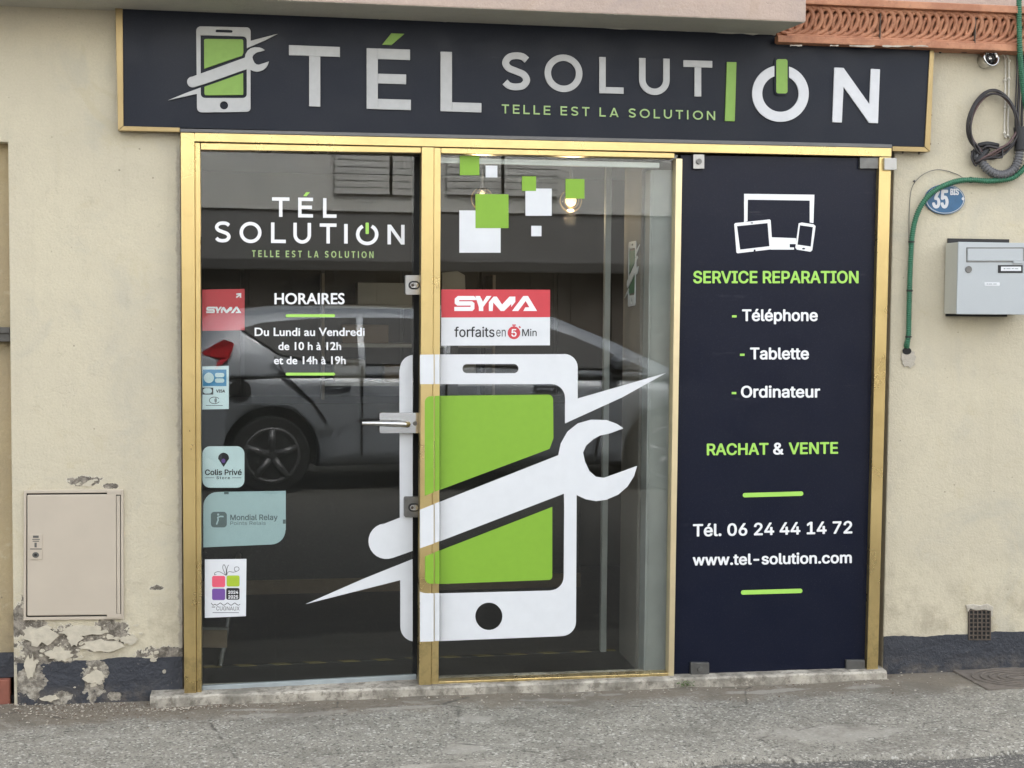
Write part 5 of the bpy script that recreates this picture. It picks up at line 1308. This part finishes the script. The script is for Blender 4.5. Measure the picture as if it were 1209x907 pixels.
car = empty('parked_car', (2.0, -6.6, GZ_ROAD), 'silver grey hatchback parked behind the viewer, reflected in the shop glass', 'car')
CX0 = -0.04; CY = -6.62; CZ = GZ_ROAD+0.02
def lerp(P, x):
    for (a, b), (c, d) in zip(P, P[1:]):
        if a <= x <= c: return b+(d-b)*(x-a)/(c-a) if c > a else b
    return P[0][1] if x < P[0][0] else P[-1][1]
TOPP = [(0, .62), (.03, .80), (.10, .93), (.30, .97), (1.0, .955), (2.0, .93), (2.75, .92), (3.1, .90), (3.5, .82), (3.8, .70), (3.93, .55)]
WID = [(0, .62), (.06, .74), (.25, .83), (.7, .86), (3.2, .86), (3.6, .80), (3.85, .66), (3.93, .52)]
BOT = [(0, .34), (.3, .22), (.8, .19), (3.2, .19), (3.6, .20), (3.93, .30)]
bm = B(); rows = []
xs_ = [0, .03, .07, .12, .2, .3, .45, .6, .8, 1.0, 1.3, 1.6, 1.9, 2.2, 2.5, 2.8, 3.0, 3.2, 3.4, 3.55, 3.7, 3.8, 3.88, 3.93]
for x in xs_:
    t_, w_, b_ = lerp(TOPP, x), lerp(WID, x), lerp(BOT, x); h_ = t_-b_
    half = [(w_*.84, b_), (w_*.95, b_+h_*.05), (w_*.985, b_+h_*.18), (w_*.97, b_+h_*.30), (w_*.995, b_+h_*.45), (w_, b_+h_*.66), (w_*.985, b_+h_*.80), (w_*.96, b_+h_*.92), (w_*.90, b_+h_*.985), (w_*.5, b_+h_*1.02)]
    ring_ = [(y, z) for y, z in half] + [(-y, z) for y, z in half[::-1]]
    rows.append([bm.verts.new((CX0+x, CY+y, CZ+z)) for y, z in ring_])
nr = len(rows[0])
for i in range(len(rows)-1):
    for j in range(nr): bm.faces.new((rows[i][j], rows[i+1][j], rows[i+1][(j+1) % nr], rows[i][(j+1) % nr]))
bm.faces.new(rows[0]); bm.faces.new(rows[-1][::-1])
body = obj('body', bm, M['carpaint'], car, smooth=True)
AX = (.66, 3.15)
cutb = B()
for x in AX:
    for s_ in (1, -1): cyl(cutb, Vector((CX0+x, CY+s_*.80, CZ+.30)), (0, 1, 0), .375, .5, 40)
me = bpy.data.meshes.new('cut'); bmesh.ops.translate(cutb, verts=cutb.verts, vec=-WLOC[car]); cutb.to_mesh(me); cutb.free()
co = bpy.data.objects.new('cut', me); COL.objects.link(co); co.location = WLOC[car]
md = body.modifiers.new('arch', 'BOOLEAN'); md.object = co; md.operation = 'DIFFERENCE'; md.solver = 'EXACT'
bpy.context.view_layer.update()
dg = bpy.context.evaluated_depsgraph_get()
nm_ = bpy.data.meshes.new_from_object(body.evaluated_get(dg)); body.modifiers.clear(); body.data = nm_
bpy.data.objects.remove(co)
bm = B(); box(bm, CX0+.25, CX0+3.6, CY-.62, CY+.62, CZ+.2, CZ+.8); obj('underbody', bm, M['carblack'], car)
# greenhouse
GR = [(.02, .95), (.10, 1.16), (.24, 1.34), (.42, 1.40), (.8, 1.435), (1.5, 1.44), (2.0, 1.42), (2.3, 1.36), (2.75, 1.17), (3.25, .92)]
def yh_(z): return .845-(z-.93)*.42
bm = B(); rows = []
for x, z in GR:
    zb_ = .90; hw_ = yh_(z)
    q = [(yh_(.93)*.99, zb_), (yh_(.93)*.985, .93)] + ([(hw_+.015, z-.05), (hw_-.03, z-.008), (hw_*.5, z+.012)] if z > 1.0 else [(yh_(.94)*.97, .935), (hw_*.8, .94), (hw_*.5, .945)])
    rg = q+[(-y, zz) for y, zz in q[::-1]]
    rows.append([bm.verts.new((CX0+x, CY+y, CZ+zz)) for y, zz in rg])
nr = len(rows[0])
for i in range(len(rows)-1):
    for j in range(nr): bm.faces.new((rows[i][j], rows[i+1][j], rows[i+1][(j+1) % nr], rows[i][(j+1) % nr]))
bm.faces.new(rows[0]); bm.faces.new(rows[-1][::-1])
obj('roof', bm, M['carpaint'], car, smooth=True)
def sidepanel(name, P, mk, lift=.006, th=.008, s_=1, flat=None):
    bm = B(); loop = []
    for x, z in P:
        y = (yh_(z) if flat is None else flat)
        loop.append(Vector((CX0+x, CY+s_*(y+lift), CZ+z)))
    prism3(bm, [loop], Vector((0, s_, .0)).normalized(), th); return obj(name, bm, M[mk], car)
for s_ in (1, -1):
    sidepanel('side_window', [(.44, 1.27), (.60, 1.315), (.98, 1.35), (1.34, 1.36), (1.34, 1.00), (.95, 1.03), (.72, 1.08)], 'carglass', .012, s_=s_)
    sidepanel('side_window', [(1.40, 1.0), (1.40, 1.36), (1.75, 1.36), (2.06, 1.33), (2.40, 1.22), (2.98, .96)], 'carglass', .012, s_=s_)
    for P in ([(1.36, .28), (1.36, .98)], [(2.55, .28), (2.60, .55), (2.62, .90)], [(.68, 1.06), (.76, .92), (.98, .70), (1.08, .55)]):
        q = ribbon(P, .012); sidepanel('door_gap', q, 'carblack', .005, .03, s_, .868)
    for x in (1.05, 2.05):
        bm = B(); tube(bm, [Vector((CX0+x, CY+s_*.86, CZ+.83)), Vector((CX0+x+.06, CY+s_*.885, CZ+.835)), Vector((CX0+x+.16, CY+s_*.885, CZ+.835)), Vector((CX0+x+.22, CY+s_*.86, CZ+.83))], .016, 8); obj('door_handle', bm, M['carpaint'], car, smooth=True)
    bm = B(); sphere(bm, Vector((CX0+2.72, CY+s_*.965, CZ+1.03)), .10, 16, 10, (.8, 1.05, .72)); mr_ = obj('wing_mirror', bm, M['carpaint'], car, smooth=True)
    bm = B(); sphere(bm, Vector((CX0+2.70, CY+s_*.93, CZ+.96)), .08, 12, 8, (.7, .9, .5)); obj('mirror_base', bm, M['carblack'], mr_, smooth=True)
    bm = B(); pts_ = [(-.005, 1.0), (.10, 1.07), (.30, 1.19), (.38, 1.16), (.34, 1.05), (.24, .96), (.05, .90), (0.0, .92)]
    loop = [Vector((CX0+x, CY+s_*(lerp(WID, max(x, 0))*.985 + .012), CZ+z)) for x, z in pts_]
    prism3(bm, [loop], Vector((0, s_, 0)), .06); obj('tail_light', bm, M['taillight'], car)
    for x in AX:
        c = Vector((CX0+x, CY+s_*.755, CZ+.295))
        bm = B(); cyl(bm, c, (0, 1, 0), .30, .18, 40); wh = obj('wheel', bm, M['rubber'], car, bevel=.02)
        bm = B(); oy = c + Vector((0, s_*.092, 0))
        P = [oy+Vector((.205*math.cos(2*math.pi*k/36), 0, .205*math.sin(2*math.pi*k/36))) for k in range(37)]
        tube(bm, P, .016, 8, False)
        for k in range(5):
            a_ = 2*math.pi*k/5+.3
            tube(bm, [oy+Vector((.03*math.cos(a_), 0, .03*math.sin(a_))), oy+Vector((.20*math.cos(a_), 0, .20*math.sin(a_)))], [.03, .026], 8)
        cyl(bm, oy, (0, 1, 0), .055, .03, 20); obj('rim', bm, M['alloy'], wh, smooth=True)
bm = B(); cyl(bm, Vector((CX0+.42, CY+.838, CZ+.80)), (0, 1, 0), .085, .03, 28); obj('fuel_cap', bm, M['carblack'], car)
bm = B(); prism3(bm, [[Vector((CX0+.02, CY-.55, CZ+1.02)), Vector((CX0+.02, CY+.55, CZ+1.02)), Vector((CX0+.28, CY+.48, CZ+1.33)), Vector((CX0+.28, CY-.48, CZ+1.33))]], Vector((-1, 0, .8)).normalized(), .01); obj('rear_window', bm, M['carglass'], car)

# ------------------------------------------------------------------ litter and weed
rnd = random.Random(21); bm = B()
def flake(bm, p, s_, mi):
    a_ = rnd.uniform(0, 6.28); e_ = Vector((math.cos(a_), math.sin(a_), rnd.uniform(-.2, .3)))*s_; f_ = Vector((-math.sin(a_), math.cos(a_), rnd.uniform(-.2, .3)))*s_*rnd.uniform(.4, .9)
    vv = [bm.verts.new(p+q) for q in (e_, f_, -e_*.8, -f_)]; top = bm.verts.new(p+Vector((0, 0, s_*.5)))
    for i in range(4):
        f = bm.faces.new((vv[i], vv[(i+1) % 4], top)); f.material_index = mi
for i in range(1700):
    if rnd.random() < .62: px, y = rnd.gauss(120, 90), -abs(rnd.gauss(0.02, .10))-.005
    else: px, y = rnd.uniform(-10, 1215), -abs(rnd.gauss(.02, .22))-.006
    x = V(min(max(px, -20), 1230), 820).x
    if y < -0.70: continue
    if sa.x-.005 < x < sb.x+.005 and y > -0.108: y = -0.108-rnd.random()*.04
    flake(bm, Vector((x, y, hnoise(x, y)+.004)), rnd.choice((.002, .003, .004, .006)), 0 if rnd.random() < .62 else 1)
o = obj('ground_litter', bm, [M['litter'], M['pebble']]); tag(o, kind='stuff')
wd = empty('weed', GZ(810, 813), 'tiny green weed growing below the sill near the pale bead', 'weed')
bm = B(); c = GZ(809, 812, .0)
for i in range(42):
    a_ = rnd.uniform(0, 6.28); r_ = rnd.uniform(.004, .038); p = c+Vector((r_*math.cos(a_), -abs(r_*.4*math.sin(a_)), rnd.uniform(.004, .026))); flake(bm, p, rnd.uniform(.003, .007), 0)
obj('leaves', bm, M['leaf'], wd)
